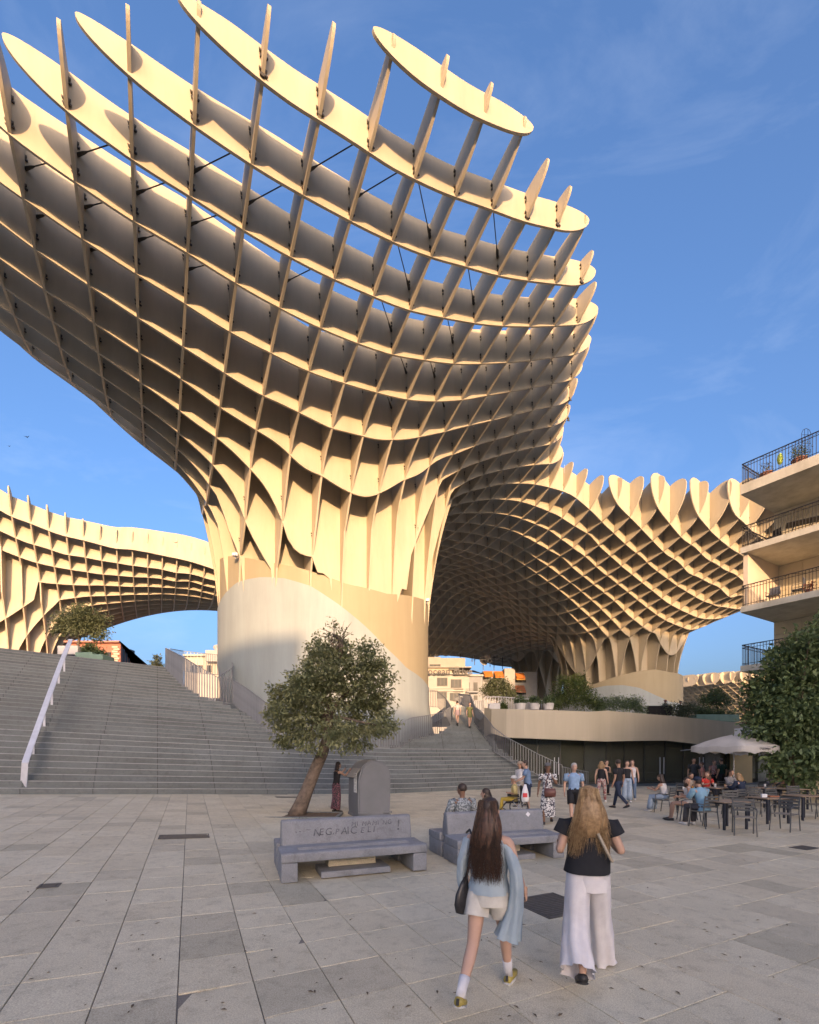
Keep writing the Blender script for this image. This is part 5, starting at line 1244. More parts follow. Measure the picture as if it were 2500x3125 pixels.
# ground contact pixels under each piece's centre; rz: 0 = sitter faces away from the viewer
TB = [put_table(2115, 2476, 15, "table of the group at the left end of the terrace"),
      put_table(2215, 2527, 12, "table in front of the man in the light blue shirt"),
      put_table(2345, 2510, 10, "bare table right of the blue-shirted man's table, white napkin holder on it"),
      put_table(2452, 2500, 8, "table near the right picture edge under the dark tree"),
      put_table(2190, 2462, 12, "table shared by the people in red and striped shirts"),
      put_table(2335, 2462, 10, "table between the blonde sitter and the man facing her"),
      put_table(2415, 2468, 8, "small far table under the dark tree"),]
CH = [put_chair(2030, 2480, 35, "chair under the woman in the white strapless top"),
      put_chair(2100, 2505, 70, "chair under the dark curly-haired woman"),
      put_chair(2147, 2525, 12, "chair under the man in the light blue shirt"),
      put_chair(2272, 2548, 150, "empty nearest chair turned towards the camera-side table, right of the blue shirt"),
      put_chair(2245, 2500, 175, "empty chair on the far side of the blue-shirted man's table"),
      put_chair(2395, 2535, 118, "empty chair standing out in front, third table from the left"),
      put_chair(2325, 2490, 185, "empty chair behind the bare table with the napkin holder"),
      put_chair(2375, 2480, 190, "empty chair between the two right-hand tables"),
      put_chair(2268, 2470, 20, "chair under the blonde sitter in dark clothes"),
      put_chair(2440, 2475, 180, "empty chair with pale slats beyond the right-edge table"),
      put_chair(2490, 2497, 95, "empty chair cut by the right picture edge"),
      put_chair(2390, 2450, 160, "empty far chair before the dark tree trunk"),
      put_chair(2095, 2458, 190, "chair under the pale-shirted sitter at the left group"),
      put_chair(2155, 2450, 175, "chair under the woman in red"),
      put_chair(2222, 2448, 195, "chair under the man in the striped grey shirt"),
      put_chair(2345, 2450, 190, "chair under the man facing the blonde sitter"),
      put_chair(2240, 2487, 20, "empty dark chair left of the blonde sitter")]
def small(name, lab, cat, tbl, dx, dy, mb, mat, z=.752):
    o = mb.build(name, mat, None); q = tbl.matrix_basis @ Vector((dx, dy, z)); o.location = q; tag(o, lab, cat); return o
small("napkin_holder", "white napkin holder on the bare middle table", "napkin holder", TB[2], -.15, 0, MB().box((0, 0, .05), (.16, .06, .10), bev=.008), M_SGNW)
small("menu_tray", "low brown tray beside the napkin holder", "tray", TB[2], .2, .05, MB().box((0, 0, .02), (.3, .2, .04), bev=.008), noise_mat("brown_tray", (.3, .12, .06)))
M_CUP = noise_mat("white_china", (.7, .7, .68), rough=.3); M_BEER = noise_mat("amber_drink", (.45, .25, .05), rough=.15)
glass_prof = [(0, 0), (.032, 0), (.038, .13), (.036, .13), (.03, .01)]
for i, (tb_i, dx, dy, lab) in enumerate(((0, .1, .1, "amber glass on the left group's table"), (0, -.2, .2, "second glass on the left group's table"), (1, -.2, .1, "glass in front of the man in the blue shirt"), (4, .0, .1, "glass before the woman in red"), (4, .25, -.1, "glass nearest the man in the striped shirt"), (5, 0, 0, "glass between the blonde sitter and the man facing her"))):
    small("drinking_glass", lab, "glass", TB[tb_i], dx, dy, MB().lathe(glass_prof, 12), M_BEER if i % 2 == 0 else M_CUP)
small("plate", "white plate on the table before the dark curly-haired woman", "plate", TB[0], .22, -.18, MB().lathe([(0, 0), (.08, .0), (.12, .02), (.118, .024), (.08, .008), (0, .008)], 18), M_CUP)

# parasol
M_PAR = noise_mat("parasol_canvas", (.60, .585, .55), (.54, .525, .49), scale=1.5, rough=.8, trans=.3)
pb = gp_(2240, 2446); um = thing("parasol", "large off-white square parasol with a scalloped edge over the cafe tables", "parasol", pb, R_(20))
MB().tube([(0, 0, 0), (0, 0, 3.05)], [.038, .034], 10).build("pole", noise_mat("pole_grey", (.42, .42, .41), metal=.2), um, smooth=True)
MB().lathe([(0, 0), (.36, 0), (.36, .06), (.06, .1), (0, .1)], 20).build("base", M_MUL, um)
def umb_ring(rad, z, n=48, droop=0, sc=0):
    out = []
    for k in range(n):
        a = 2 * PI * k / n; s_ = 1 / max(abs(math.cos(a)), abs(math.sin(a))); s_ = s_ ** .8
        out.append((rad * s_ * math.cos(a), rad * s_ * math.sin(a), z - droop * (1 - abs(math.cos(2 * (a)))) * .0 - droop * abs(math.sin(4 * a)) * 0 + droop * (abs(math.cos(4 * a)) - 1)))
    return out
m = MB(); m.loft([umb_ring(.02, 3.06), umb_ring(.5, 2.94, droop=.01), umb_ring(1.1, 2.74, droop=.03), umb_ring(1.62, 2.52, droop=.05), umb_ring(1.63, 2.50, droop=.05), umb_ring(1.64, 2.27, droop=.11)], cap=False); m.build("canopy", M_PAR, um, smooth=True)
for k in range(8):
    a = 2 * PI * k / 8; s_ = (1 / max(abs(math.cos(a)), abs(math.sin(a)))) ** .8
    MB().tube([(0, 0, 2.98), (1.6 * s_ * math.cos(a), 1.6 * s_ * math.sin(a), 2.5)], .012, 5).build("rib", M_RAILW, um)
MB().lathe([(0, 3.1), (.05, 3.09), (.06, 3.05), (0, 3.04)], 10).build("finial", M_RAILW, um)
o = text("cruzcampo", .2, M_INK, um, (.1, -1.652, 2.40), (PI / 2, 0, 0), ext=.002)
pb2 = gp_(2360, 2440); um2 = copy_tree(um); um2.location = (gp_(2330, 2432).x + 1.1, gp_(2330, 2432).y + 1.2, -.08); um2['label'] = "second off-white parasol mostly hidden by the dark tree at the right"
for o_ in (um, um2): o_['group'] = "off-white parasols over the cafe terrace"
aw = MB().tube([P(2078, 2291, 32), P(2150, 2283, 27)], .03, 6).build("tie_bar", M_RAILW, None); tag(aw, "thin pale bar reaching from the cafe front to the parasol", "bar")
um.scale = (.74, .74, .95); um2.scale = (.74, .74, .95)
# slim bistro sign post and pale chairs under the tree
sp = thing("sign_post", "ochre menu pillar with a round red emblem between parasol and dark tree", "pillar", gp_(2378, 2440))
MB().box((0, 0, 1.25), (.62, .12, 2.5), bev=.02).build("board", noise_mat("ochre_board", (.55, .40, .20), (.48, .34, .17), scale=3), sp); 
o = MB().lathe([(0, 0), (.17, 0), (.17, .02), (0, .02)], 20).build("emblem", noise_mat("dull_red", (.35, .08, .05)), sp, loc=(0, -.065, 2.0), rot=(PI / 2, 0, 0)); MB().lathe([(0, 0), (.10, 0), (.10, .012), (0, .012)], 20).build("emblem_centre", bpy.data.materials["ochre_board"], sp, loc=(0, -.088, 2.0), rot=(PI / 2, 0, 0))
# litter: dry leaves and scraps on the paving
rg = random.Random(44); M_DRY = noise_mat("dry_leaf", (.16, .12, .07), (.08, .06, .04), scale=20, rough=.8)
m = MB()
for k in range(150):
    px, py = rg.uniform(60, 2450), 2480 + 640 * rg.random() ** .8
    q = ground_at(px, py); a = rg.uniform(0, 2 * PI); s_ = rg.uniform(.012, .034)
    T = Matrix.Translation((q.x, q.y, g_of(q.x) + .005)) @ Matrix.Rotation(a, 4, 'Z')
    m.add([T @ Vector(v) for v in ((-s_, 0, 0), (0, -s_ * .35, .006), (s_, 0, .003), (0, s_ * .35, .008))], [(0, 1, 2, 3)])
o = m.build("fallen_leaves", M_DRY, None); tag(o, "scattered dry leaves and scraps over the paving", "leaves", kind='stuff')
# swifts in the sky
M_BIRD = noise_mat("bird_dark", (.03, .03, .035))
for (x, y, Y, s_, lab) in ((82, 1334, 60, .42, "larger dark swift left of the tower silhouette"), (28, 1362, 90, .35, "faint swift just below the larger one"), (536, 1657, 60, .34, "small swift above the left canopy rim")):
    t = thing("swift", lab, "bird", P(x, y, Y), 0)
    MB().tube([(0, -.16 * s_ / .3, 0), (0, 0, .02), (0, .12 * s_ / .3, 0)], [.01, .05, .015], 6).build("body", M_BIRD, t)
    for sx in (-1, 1): MB().add([(0, .05, 0), (sx * s_, -.18, .12), (sx * s_ * .5, .08, .09), (0, -.06, 0), (sx * s_ * .5, .0, .10)], [(0, 3, 4, 2), (2, 4, 1)]).build("wing", M_BIRD, t)
# lightning rods on the canopy rim
for (x0, y0, x1, y1, v) in ((50, 152, 48, 138, 15.2), (1559, 365, 1560, 328, 10.7), (1723, 1440, 1724, 1418, 25.0)):
    u, z = uz(x0, y0, v); u2, z2 = uz(x0, y1, v); MB().tube([G(u, v, z - .1), G(u, v, z2)], .012, 5).build("lightning_rod", M_RAILW, canopy)
# ------------------------------------------------------------------ people
def skin(c): return noise_mat("skin", c, tuple(x * .88 for x in c), scale=5, rough=.5, spec=.35)
SK1 = skin((.52, .33, .24)); SK2 = skin((.42, .25, .17)); SK3 = skin((.22, .12, .075))
def cloth(name, c, c2=None, scale=10, **k): return noise_mat(name, c, c2 or tuple(x * .8 for x in c), scale=scale, rough=.85, spec=.2, bump=.15, bscale=160, **k)
def spotted(name, base, spot, scale, lo=.47, hi=.53):
    return noise_mat(name, spot, base, scale=scale, detail=1, rough=.85, spec=.2, contrast=(lo, hi))
M_HB = noise_mat("dark_hair", (.05, .032, .022), (.022, .014, .01), scale=30, rough=.5); M_HD = noise_mat("blonde_hair", (.36, .23, .11), (.20, .12, .05), scale=30, rough=.5)
M_HG = noise_mat("grey_hair", (.45, .43, .40), (.3, .29, .27), scale=30, rough=.6); M_HR = noise_mat("brown_hair", (.12, .06, .035), (.05, .025, .015), scale=30, rough=.5)
M_BLK = cloth("black_cloth", (.025, .026, .03)); M_NAVY = cloth("navy_cloth", (.03, .04, .07)); M_WCL = cloth("white_cloth", (.66, .65, .66)); M_JEAN = cloth("blue_denim", (.14, .20, .30)); M_LJEAN = cloth("light_denim", (.32, .40, .50))
M_SOLE = noise_mat("shoe_rubber", (.5, .5, .48), rough=.7); M_SHB = noise_mat("black_shoe", (.03, .028, .027), rough=.5); M_SHW = noise_mat("white_shoe", (.65, .64, .62), rough=.6)

def skin_mesh(name, verts, edges, radii, mat, parent, root=0, sub=1):
    me = bpy.data.meshes.new(name); me.from_pydata([tuple(v) for v in verts], edges, []); me.update()
    o = link(name, me, None, parent)
    sm = o.modifiers.new("skin", 'SKIN'); sm.use_smooth_shade = True; sm.branch_smoothing = .5
    if not me.skin_vertices: 
        bm_ = bmesh.new(); bm_.from_mesh(me); bm_.verts.layers.skin.verify(); bm_.to_mesh(me); bm_.free()
    for i, r in enumerate(radii):
        sv = me.skin_vertices[0].data[i]; sv.radius = r if isinstance(r, tuple) else (r, r); sv.use_root = (i == root)
    ss = o.modifiers.new("sub", 'SUBSURF'); ss.levels = sub; ss.render_levels = sub
    dg_ = bpy.context.evaluated_depsgraph_get(); dg_.update()
    me2 = bpy.data.meshes.new_from_object(o.evaluated_get(dg_)); o.modifiers.clear(); old = o.data; o.data = me2; bpy.data.meshes.remove(old)
    me2.materials.clear(); me2.materials.append(mat); me2.polygons.foreach_set('use_smooth', [True] * len(me2.polygons))
    return o

def V3(x, y, z): return Vector((x, y, z))
def ring(c, rx, ry, ax=None, n=16, fold=0.0, k=5, ph=0.0):
    """a horizontal-ish ring round c; ax = axis vector it is perpendicular to"""
    out = []
    if ax is None: X, Y = V3(1, 0, 0), V3(0, 1, 0)
    else:
        ax = ax.normalized(); X = V3(1, 0, 0) - ax * ax.x
        if X.length < .3: X = V3(0, 1, 0) - ax * ax.y
        X.normalize(); Y = ax.cross(X)
    for i in range(n):
        a = 2 * PI * i / n; f = 1 + fold * math.sin(k * a + ph) + fold * .5 * math.sin((k * 2 + 1) * a + ph * 2)
        out.append(c + X * (rx * math.cos(a) * f) + Y * (ry * math.sin(a) * f))
    return out
def tube_g(name, pts, rad, mat, parent, n=12, fold=0, k=5, cap=True):
    m = MB(); rs = []
    for i, p in enumerate(pts):
        t = pts[min(i + 1, len(pts) - 1)] - pts[max(i - 1, 0)]; r = rad[i]; r = r if isinstance(r, tuple) else (r, r)
        rs.append(ring(p, r[0], r[1], t, n, fold * (i / max(1, len(pts) - 1)), k, i * .7))
    m.loft(rs, cap=cap); return m.build(name, mat, parent, smooth=True)

def person(label, loc, rz, H=1.7, pose='stand', sk=SK1, top=('tee', M_BLK), bottom=('trousers', M_NAVY), hair=('short', M_HB), arms=None, shoes=M_SHB, stride=.0, lean=0.0, bulk=1.0, head_turn=0.0, hat=None, seat=.46, look=0.0, hands=True, group=None, fine=False, knees_out=0.0):
    s = H / 1.7; t = thing("person", label, "person", loc, rz, group)
    # joints, facing +Y
    sit = pose == 'sit'
    hipz = seat + .09 if sit else .93
    pel = V3(0, 0, hipz + .02)
    def up(h, fwd=0.0): # point on the leaning spine, h above the pelvis
        return pel + V3(0, math.sin(lean) * h + fwd, math.cos(lean) * h)
    wai = up(.16); che = up(.36, .0); nk = up(.49, -.01); hb = up(.56, .0); hc = up(.66, .02)
    sh = {-1: up(.44) + V3(-.172 * bulk, -.005, 0), 1: up(.44) + V3(.172 * bulk, -.005, 0)}
    hip = {-1: pel + V3(-.088 * bulk, 0, -.03), 1: pel + V3(.088 * bulk, 0, -.03)}
    kn, an, to = {}, {}, {}
    for sd in (-1, 1):
        if sit:
            kn[sd] = hip[sd] + V3(sd * (.03 + knees_out), .42, .0); an[sd] = V3(kn[sd].x, kn[sd].y + .0 + .05, .09)
        else:
            a = stride * sd; th = .44; shn = .43
            ka = a * .9 + .05; kn[sd] = hip[sd] + V3(sd * .012, math.sin(ka) * th, -math.cos(ka) * th)
            ba = a - (.12 if a >= 0 else .28 + abs(a) * .5)
            an[sd] = kn[sd] + V3(sd * .004, math.sin(ba) * shn, -math.cos(ba) * shn)
        to[sd] = None
    # drop the figure so that the lower foot touches the ground
    if not sit:
        lo = min(an[-1].z, an[1].z) - .085
        d = V3(0, 0, -lo)
        pel, wai, che, nk, hb, hc = [p + d for p in (pel, wai, che, nk, hb, hc)]
        for D_ in (sh, hip, kn, an):
            for q in D_: D_[q] = D_[q] + d
    for sd in (-1, 1):
        lift = an[sd].z - .085
        to[sd] = an[sd] + V3(sd * .02, .15 if lift < .05 else .10, -.055 - (.07 if lift > .05 else 0))
    A = arms or {}
    el, wr = {}, {}
    for sd in (-1, 1):
        e, w_ = A.get(sd, (V3(sd * .06, -.04, -.27), V3(sd * .02, .07, -.23)))
        el[sd] = sh[sd] + V3(*e); wr[sd] = el[sd] + V3(*w_)
    V, E, R = [], [], []
    def add(p, r, par=None):
        V.append(p); R.append(r)
        if par is not None: E.append((par, len(V) - 1))
        return len(V) - 1
    b = bulk
    iP = add(pel, (.125 * b, .10 * b)); iW = add(wai, (.112 * b, .085 * b), iP); iC = add(che, (.135 * b, .10 * b), iW); iN = add(nk, .055, iC); iH0 = add(hb, .055, iN)
    iH = add(hc + V3(0, -.005, .0), (.078, .09), iH0); iHt = add(hc + V3(0, -.01, .075), (.060, .07), iH)
    ht = Matrix.Rotation(head_turn, 4, 'Z')
    for sd in (-1, 1):
        i0 = add(sh[sd], .056 * b, iC); i1 = add(sh[sd].lerp(el[sd], .5), .044 * b, i0); i2 = add(el[sd], .036 * b, i1); i3 = add(el[sd].lerp(wr[sd], .4), .036 * b, i2); i4 = add(wr[sd], .024, i3)
        if hands:
            dr = (wr[sd] - el[sd]).normalized(); pv = wr[sd] + dr * .055; ip = add(pv, (.030, .018), i4)
            side = dr.cross(V3(1, 0, 0) if abs(dr.x) < .8 else V3(0, 1, 0)).normalized()
            nrm_ = dr.cross(side)
            if fine:
                pass
        j0 = add(hip[sd], .088 * b, iP); j1 = add(hip[sd].lerp(kn[sd], .5), .075 * b, j0); j2 = add(kn[sd], .054 * b, j1); j3 = add(kn[sd].lerp(an[sd], .35), .055 * b, j2); j4 = add(kn[sd].lerp(an[sd], .75), .038 * b, j3); j5 = add(an[sd], .034, j4)
        add(an[sd].lerp(to[sd], .55) + V3(0, 0, -.005), .032, j5)
    sc = Matrix.Scale(s, 4)
    body = skin_mesh("body", V, E, R, sk, t)
    # hands with five fingers
    for sd in (-1, 1):
        dr = (wr[sd] - el[sd]).normalized(); side = (V3(0, 1, 0) - dr * dr.y); side = side.normalized() if side.length > .2 else V3(0, 0, 1)
        curl = dr.cross(side) * (1 if sd > 0 else -1) * -1
        vv_, ee, rr = [wr[sd] + dr * .0, wr[sd] + dr * .045], [(0, 1)], [.024, (.036, .02)]
        for k in range(4):
            base = wr[sd] + dr * .08 + side * ((k - 1.5) * -.018); l_ = (.062, .074, .07, .054)[k]
            i = len(vv_); vv_ += [base, base + dr * l_ * .55 + curl * .008, base + dr * l_ * .9 + curl * .026]; ee += [(1, i), (i, i + 1), (i + 1, i + 2)]; rr += [.0105, .009, .0075]
        i = len(vv_); bb = wr[sd] + dr * .03 + side * .034; vv_ += [bb, bb + dr * .03 + side * .018, bb + dr * .055 + side * .02 + curl * .01]; ee += [(0, i), (i, i + 1), (i + 1, i + 2)]; rr += [.012, .011, .009]
        skin_mesh("hand", vv_, ee, rr, sk, t, sub=1)
    # head details, turned with the head
    def hp_(x, y, z): return hc + (ht @ V3(x, y, z))
    hd = MB(); 
    for zz_, rx, ry, oy in ((-.105, .030, .03, .03), (-.09, .048, .052, .022), (-.06, .062, .075, .012), (-.02, .072, .090, .004), (.03, .076, .097, -.004), (.07, .070, .088, -.008), (.10, .048, .060, -.01), (.115, .016, .02, -.01)):
        hd.v += []; 
        rgp = [hc + (ht @ (V3(0, oy, zz_ + .012) + V3(rx * math.cos(a), ry * math.sin(a), 0))) for a in [2 * PI * i / 16 for i in range(16)]]
        (hd.rings if hasattr(hd, 'rings') else setattr(hd, 'rings', []) or hd.rings).append(rgp)
    hd.loft(hd.rings); hd.build("head", sk, t, smooth=True)
    MB().loft([ring(hp_(0, .095, .022), .006, .004, n=6), ring(hp_(0, .104, .0), .010, .008, n=6), ring(hp_(0, .113, -.018), .015, .012, n=6), ring(hp_(0, .096, -.026), .012, .008, n=6)]).build("nose", sk, t, smooth=True)
    for sd in (-1, 1):
        MB().lathe([(0, -.009), (.009, -.004), (.010, 0), (.009, .004), (0, .009)], 8, hp_(sd * .028, .082, .022)).build("eye", M_INK, t, smooth=True)
        MB().loft([ring(hp_(sd * .076, -.005, -.015), .006, .016, n=8), ring(hp_(sd * .083, -.008, .012), .009, .022, n=8), ring(hp_(sd * .078, -.005, .03), .006, .012, n=8)]).build("ear", sk, t, smooth=True)
    MB().box(hp_(0, .088, -.047), (.042, .012, .010), bev=.004).build("mouth", noise_mat("lips", (.35, .14, .12)) if "lips" not in bpy.data.materials else bpy.data.materials["lips"], t)
    # hair
    hk, hm = hair
    if hk != 'bald':
        rs = []
        for zz_, rx, ry, oy in ((-.05 if hk != 'crop' else -.02, .070, .075, -.030), (.0, .082, .092, -.020), (.04, .086, .100, -.014), (.08, .080, .096, -.012), (.115, .056, .068, -.012), (.132, .018, .02, -.012)):
            rs.append([hc + (ht @ (V3(0, oy, zz_ + .010) + V3(rx * math.cos(a), ry * math.sin(a) * (1 if math.sin(a) < 0 else .9), 0))) for a in [2 * PI * i / 18 for i in range(18)]])
        MB().loft(rs).build("hair", hm, t, smooth=True)
    if hk in ('long', 'mid', 'curly'):
        Lh = .40 if hk == 'long' else .24; wd = .105 if hk != 'curly' else .15
        rs = []
        for q in np.linspace(0, 1, 9):
            c = hc + (ht @ V3(0, -.045 - .03 * q, .06 - Lh * q)); c.y -= math.sin(lean) * .1 * q
            w1 = (.075 + (wd - .075) * min(1, q * 2.2)) * (1 - .35 * max(0, q - .7) / .3); rs.append(ring(c, w1, .052 + .02 * q, n=16, fold=.06 if hk != 'curly' else .12, k=7, ph=q * 2))
        MB().loft(rs).build("hair_length", hm, t, smooth=True)
    if hk == 'bun':
        MB().lathe([(0, -.04), (.035, -.02), (.042, 0), (.035, .02), (0, .04)], 12, tuple(hp_(0, -.10, .05))).build("hair_bun", hm, t, smooth=True)
    if hat:
        hkind, hmat = hat
        rs = [ring(hp_(0, .0, .055), .15 if hkind == 'brim' else .092, .16 if hkind == 'brim' else .11, n=20), ring(hp_(0, -.005, .062), .10, .115, n=20), ring(hp_(0, -.01, .13), .078, .09, n=20), ring(hp_(0, -.01, .155), .03, .035, n=20)]
        MB().loft(rs).build("hat", hmat, t, smooth=True)
        if hkind == 'cap': MB().loft([ring(hp_(0, .10, .062), .07, .055, n=14), ring(hp_(0, .11, .055), .066, .05, n=14)]).build("cap_peak", hmat, t)
    # upper garment
    tk, tm = top; ex = .016
    if tk != 'none':
        hem = {'tee': -.06, 'loose': -.14, 'vest': -.04, 'crop': .10, 'dress': -.1, 'shirt': -.10}.get(tk, -.06)
        q = (wai - pel).normalized()
        rs = [ring(pel + q * hem, .150 * b, .115 * b, q, 20, .03, 6), ring(pel + q * .04, .142 * b, .112 * b, q, 20, .02, 6, 1), ring(wai, .130 * b, .102 * b, q, 20, .02, 5, 2), ring(wai.lerp(che, .55), .142 * b, .11 * b, q, 20), ring(che + q * .02, .158 * b, .115 * b, q, 20)]
        if tk == 'vest' or tk == 'crop': rs += [ring(che + q * .09, .125 * b, .10 * b, q, 20)]
        else: rs += [ring(che + q * .075, .168 * b, .095 * b, q, 20), ring(nk + q * -.015, .10 * b, .075, q, 20), ring(nk + q * .02, .064, .06, q, 20)]
        MB().loft(rs, cap=False).build("top_garment", tm, t, smooth=True)
        sl = {'tee': .62, 'loose': 1.0, 'dress': .55, 'shirt': .7, 'longsleeve': 1.6}.get(tk, 0)
        if sl:
            for sd in (-1, 1):
                e_ = el[sd] if sl >= 1 else sh[sd].lerp(el[sd], sl); pts = [sh[sd] + V3(-sd * .05, 0, .01), sh[sd] + V3(sd * .01, 0, -.005), sh[sd].lerp(e_, .5), e_]; rd = [.055 * b, .072 * b, .066 * b, .064 * b]
                if sl > 1: pts += [el[sd].lerp(wr[sd], .5), el[sd].lerp(wr[sd], .92)]; rd += [.05 * b, .04]
                tube_g("sleeve", pts, rd, tm, t, 12, .05)
        if tk == 'vest':
            for sd in (-1, 1): tube_g("strap", [che + V3(sd * .10, .075, .05), nk + V3(sd * .085, .0, -.01), che + V3(sd * .10, -.085, .05)], [.016, .02, .016], tm, t, 6)
    # lower garment
    bk, bmat = bottom
    if bk in ('trousers', 'wide', 'shorts', 'tight'):
        q = V3(0, 0, 1)
        MB().loft([ring(pel + V3(0, 0 if not sit else .02, -.10 if not sit else -.08), .150 * b, .115 * b, q, 18), ring(pel + V3(0, 0, -.02), .152 * b, .122 * b, q, 18), ring(pel.lerp(wai, .55), .132 * b, .105 * b, q, 18)]).build("waist", bmat, t, smooth=True)
        for sd in (-1, 1):
            if bk == 'shorts': tube_g("trouser_leg", [hip[sd] + (V3(-sd * .005, 0, .02)), hip[sd].lerp(kn[sd], .4), hip[sd].lerp(kn[sd], .86)], [.094 * b, .09 * b, .088 * b], bmat, t, 14, .04)
            else:
                wd = {'trousers': (.095, .082, .066, .058), 'tight': (.094, .08, .058, .042), 'wide': (.10, .10, .10, .115)}[bk]
                tube_g("trouser_leg", [hip[sd] + V3(-sd * .005, 0, .02), hip[sd].lerp(kn[sd], .5), kn[sd], kn[sd].lerp(an[sd], .5), kn[sd].lerp(an[sd], .97)], [wd[0] * b, wd[1] * b, wd[2] * b, (wd[2] + wd[3]) / 2 * b, wd[3] * b], bmat, t, 14, .05)
    elif bk == 'skirt':
        ln = {'skirt': .86}[bk]; kz_ = (kn[-1] + kn[1]) / 2; az = (an[-1] + an[1]) / 2
        MB().loft([ring(wai, .125 * b, .10 * b, None, 22), ring(pel, .16 * b, .13 * b, None, 22, .02), ring(pel.lerp(kz_, .5) , .19 * b, .15 * b, None, 22, .04), ring(kz_, .20 * b, .17 * b, None, 22, .06), ring(kz_.lerp(az, .75), .21 * b, .19 * b, None, 22, .08)], cap=False).build("skirt", bmat, t, smooth=True)
    elif bk == 'mini':
        kz_ = (kn[-1] + kn[1]) / 2
        MB().loft([ring(wai, .125 * b, .10 * b, None, 20), ring(pel, .16 * b, .13 * b, None, 20), ring(pel.lerp(kz_, .55), .18 * b, .15 * b, None, 20, .05)], cap=False).build("skirt", bmat, t, smooth=True)
    # shoes
    for sd in (-1, 1):
        d = (to[sd] - an[sd]); hl = an[sd] + V3(0, -.055, -.045 if an[sd].z < .16 else -.03); tip = to[sd] + V3(0, .055, .0)
        pts = [hl, hl.lerp(tip, .3) + V3(0, 0, .012), hl.lerp(tip, .65), tip]
        tube_g("shoe", pts, [(.034, .034), (.042, .044), (.046, .032), (.026, .016)], shoes, t, 12)
        m = MB(); pr_ = [(-.033, .0), (.033, 0)]; dl = (tip - hl); 
        sole = [ring(hl + V3(0, 0, -.034), .037, .014, dl, 10), ring(hl.lerp(tip, .5) + V3(0, 0, -.036), .046, .012, dl, 10), ring(tip + V3(0, .01, -.014), .024, .008, dl, 10)]
        m.loft(sole).build("sole", M_SOLE if shoes is not M_SHB else M_MUL, t, smooth=True)
    t.scale = (s, s, s)
    t['j'] = 0; del t['j']
    return t, dict(pel=pel, wai=wai, che=che, nk=nk, hc=hc, sh=sh, el=el, wr=wr, hip=hip, kn=kn, an=an)

def at(x, y): q = ground_at(x, y); return (q.x, q.y, g_of(q.x))
def foot(px, py): return at(px, py)
D = R_
AH = lambda sd: (V3(sd * .05, -.03, -.27), V3(-sd * .12, .20, .02))      # forearm folded to the front
# the people walking and standing behind the benches
person("grey-haired man in a light blue T-shirt and black shorts walking towards the viewer", foot(1752, 2512), D(175), 1.72, sk=SK1, top=('tee', cloth("light_blue_cotton", (.27, .40, .58))), bottom=('shorts', M_BLK), hair=('crop', M_HG), stride=.28, bulk=1.14, shoes=M_SHW)
pr_ = bpy.data.objects[-1] if False else None
person("woman in a white dress with dark spots, cap and brown shoulder bag", foot(1672, 2514), D(165), 1.70, sk=SK3, top=('dress', spotted("spotted_dress", (.64, .64, .63), (.07, .07, .09), 22)), bottom=('skirt', bpy.data.materials["spotted_dress"]), hair=('mid', M_HB), hat=('cap', noise_mat("grey_cap", (.12, .12, .12))), arms={-1: (V3(-.07, .02, -.26), V3(.10, .14, .16)), 1: (V3(.07, -.04, -.27), V3(.03, .03, -.24))}, stride=.15, bulk=1.02)
person("man in a blue polo shirt and navy shorts pushing the wheelchair", foot(1612, 2484), D(75), 1.76, sk=SK1, top=('tee', cloth("blue_polo", (.18, .27, .42))), bottom=('shorts', M_NAVY), hair=('short', M_HB), arms={-1: (V3(-.04, .12, -.25), V3(.0, .24, -.10)), 1: (V3(.04, .12, -.25), V3(0, .24, -.10))}, bulk=1.1, lean=.12)
person("woman in a sun hat and white top behind the man in blue polo", foot(1588, 2462), D(120), 1.68, sk=SK2, top=('loose', M_WCL), bottom=('trousers', cloth("beige_cloth", (.4, .36, .3))), hair=('mid', M_HR), hat=('brim', noise_mat("straw_hat", (.42, .32, .22))), stride=.1)
person("curly blonde woman in a black top and pale patterned trousers seen from behind", foot(1836, 2448), D(-35), 1.70, sk=SK1, top=('vest', M_BLK), bottom=('trousers', spotted("patterned_cotton", (.42, .36, .32), (.30, .12, .12), 16)), hair=('curly', M_HD), stride=.3, shoes=M_SHW)
person("dark-haired woman in a black jumpsuit with folded arms beside the blonde woman", foot(1851, 2427), D(190), 1.68, sk=SK1, top=('vest', M_BLK), bottom=('trousers', M_BLK), hair=('mid', M_HB), arms={-1: AH(-1), 1: AH(1)})
person("man in a black T-shirt and dark trousers striding left", foot(1888, 2468), D(30), 1.80, sk=SK2, top=('tee', M_BLK), bottom=('tight', M_NAVY), hair=('crop', M_HB), stride=.36, head_turn=D(-35), shoes=M_SHB, bulk=1.08)
person("woman in a strapless black top and pale jeans facing the man in black", foot(1914, 2448), D(170), 1.70, sk=SK1, top=('crop', M_BLK), bottom=('wide', M_LJEAN), hair=('bun', M_HB), shoes=M_SHW)
person("woman in dark jeans with a white scarf over her shoulder behind the pale-jeans woman", foot(1930, 2442), D(150), 1.72, sk=SK1, top=('vest', M_WCL), bottom=('trousers', M_JEAN), hair=('long', M_HR), shoes=M_SHW)
person("woman in a pale top and short skirt climbing the far stairs", tuple(P(1396, 2214, 33.2)), D(15), 1.72, sk=SK1, top=('tee', cloth("blush_cotton", (.6, .45, .42))), bottom=('mini', cloth("mauve_cloth", (.35, .26, .26))), hair=('bun', M_HB), stride=.25)
person("person in a green dress carrying a shoulder bag on the far stairs", tuple(P(1434, 2221, 33.0)), D(200), 1.74, sk=SK1, top=('dress', cloth("olive_cloth", (.16, .17, .07))), bottom=('mini', bpy.data.materials["olive_cloth"]), hair=('short', M_HR), stride=.15)
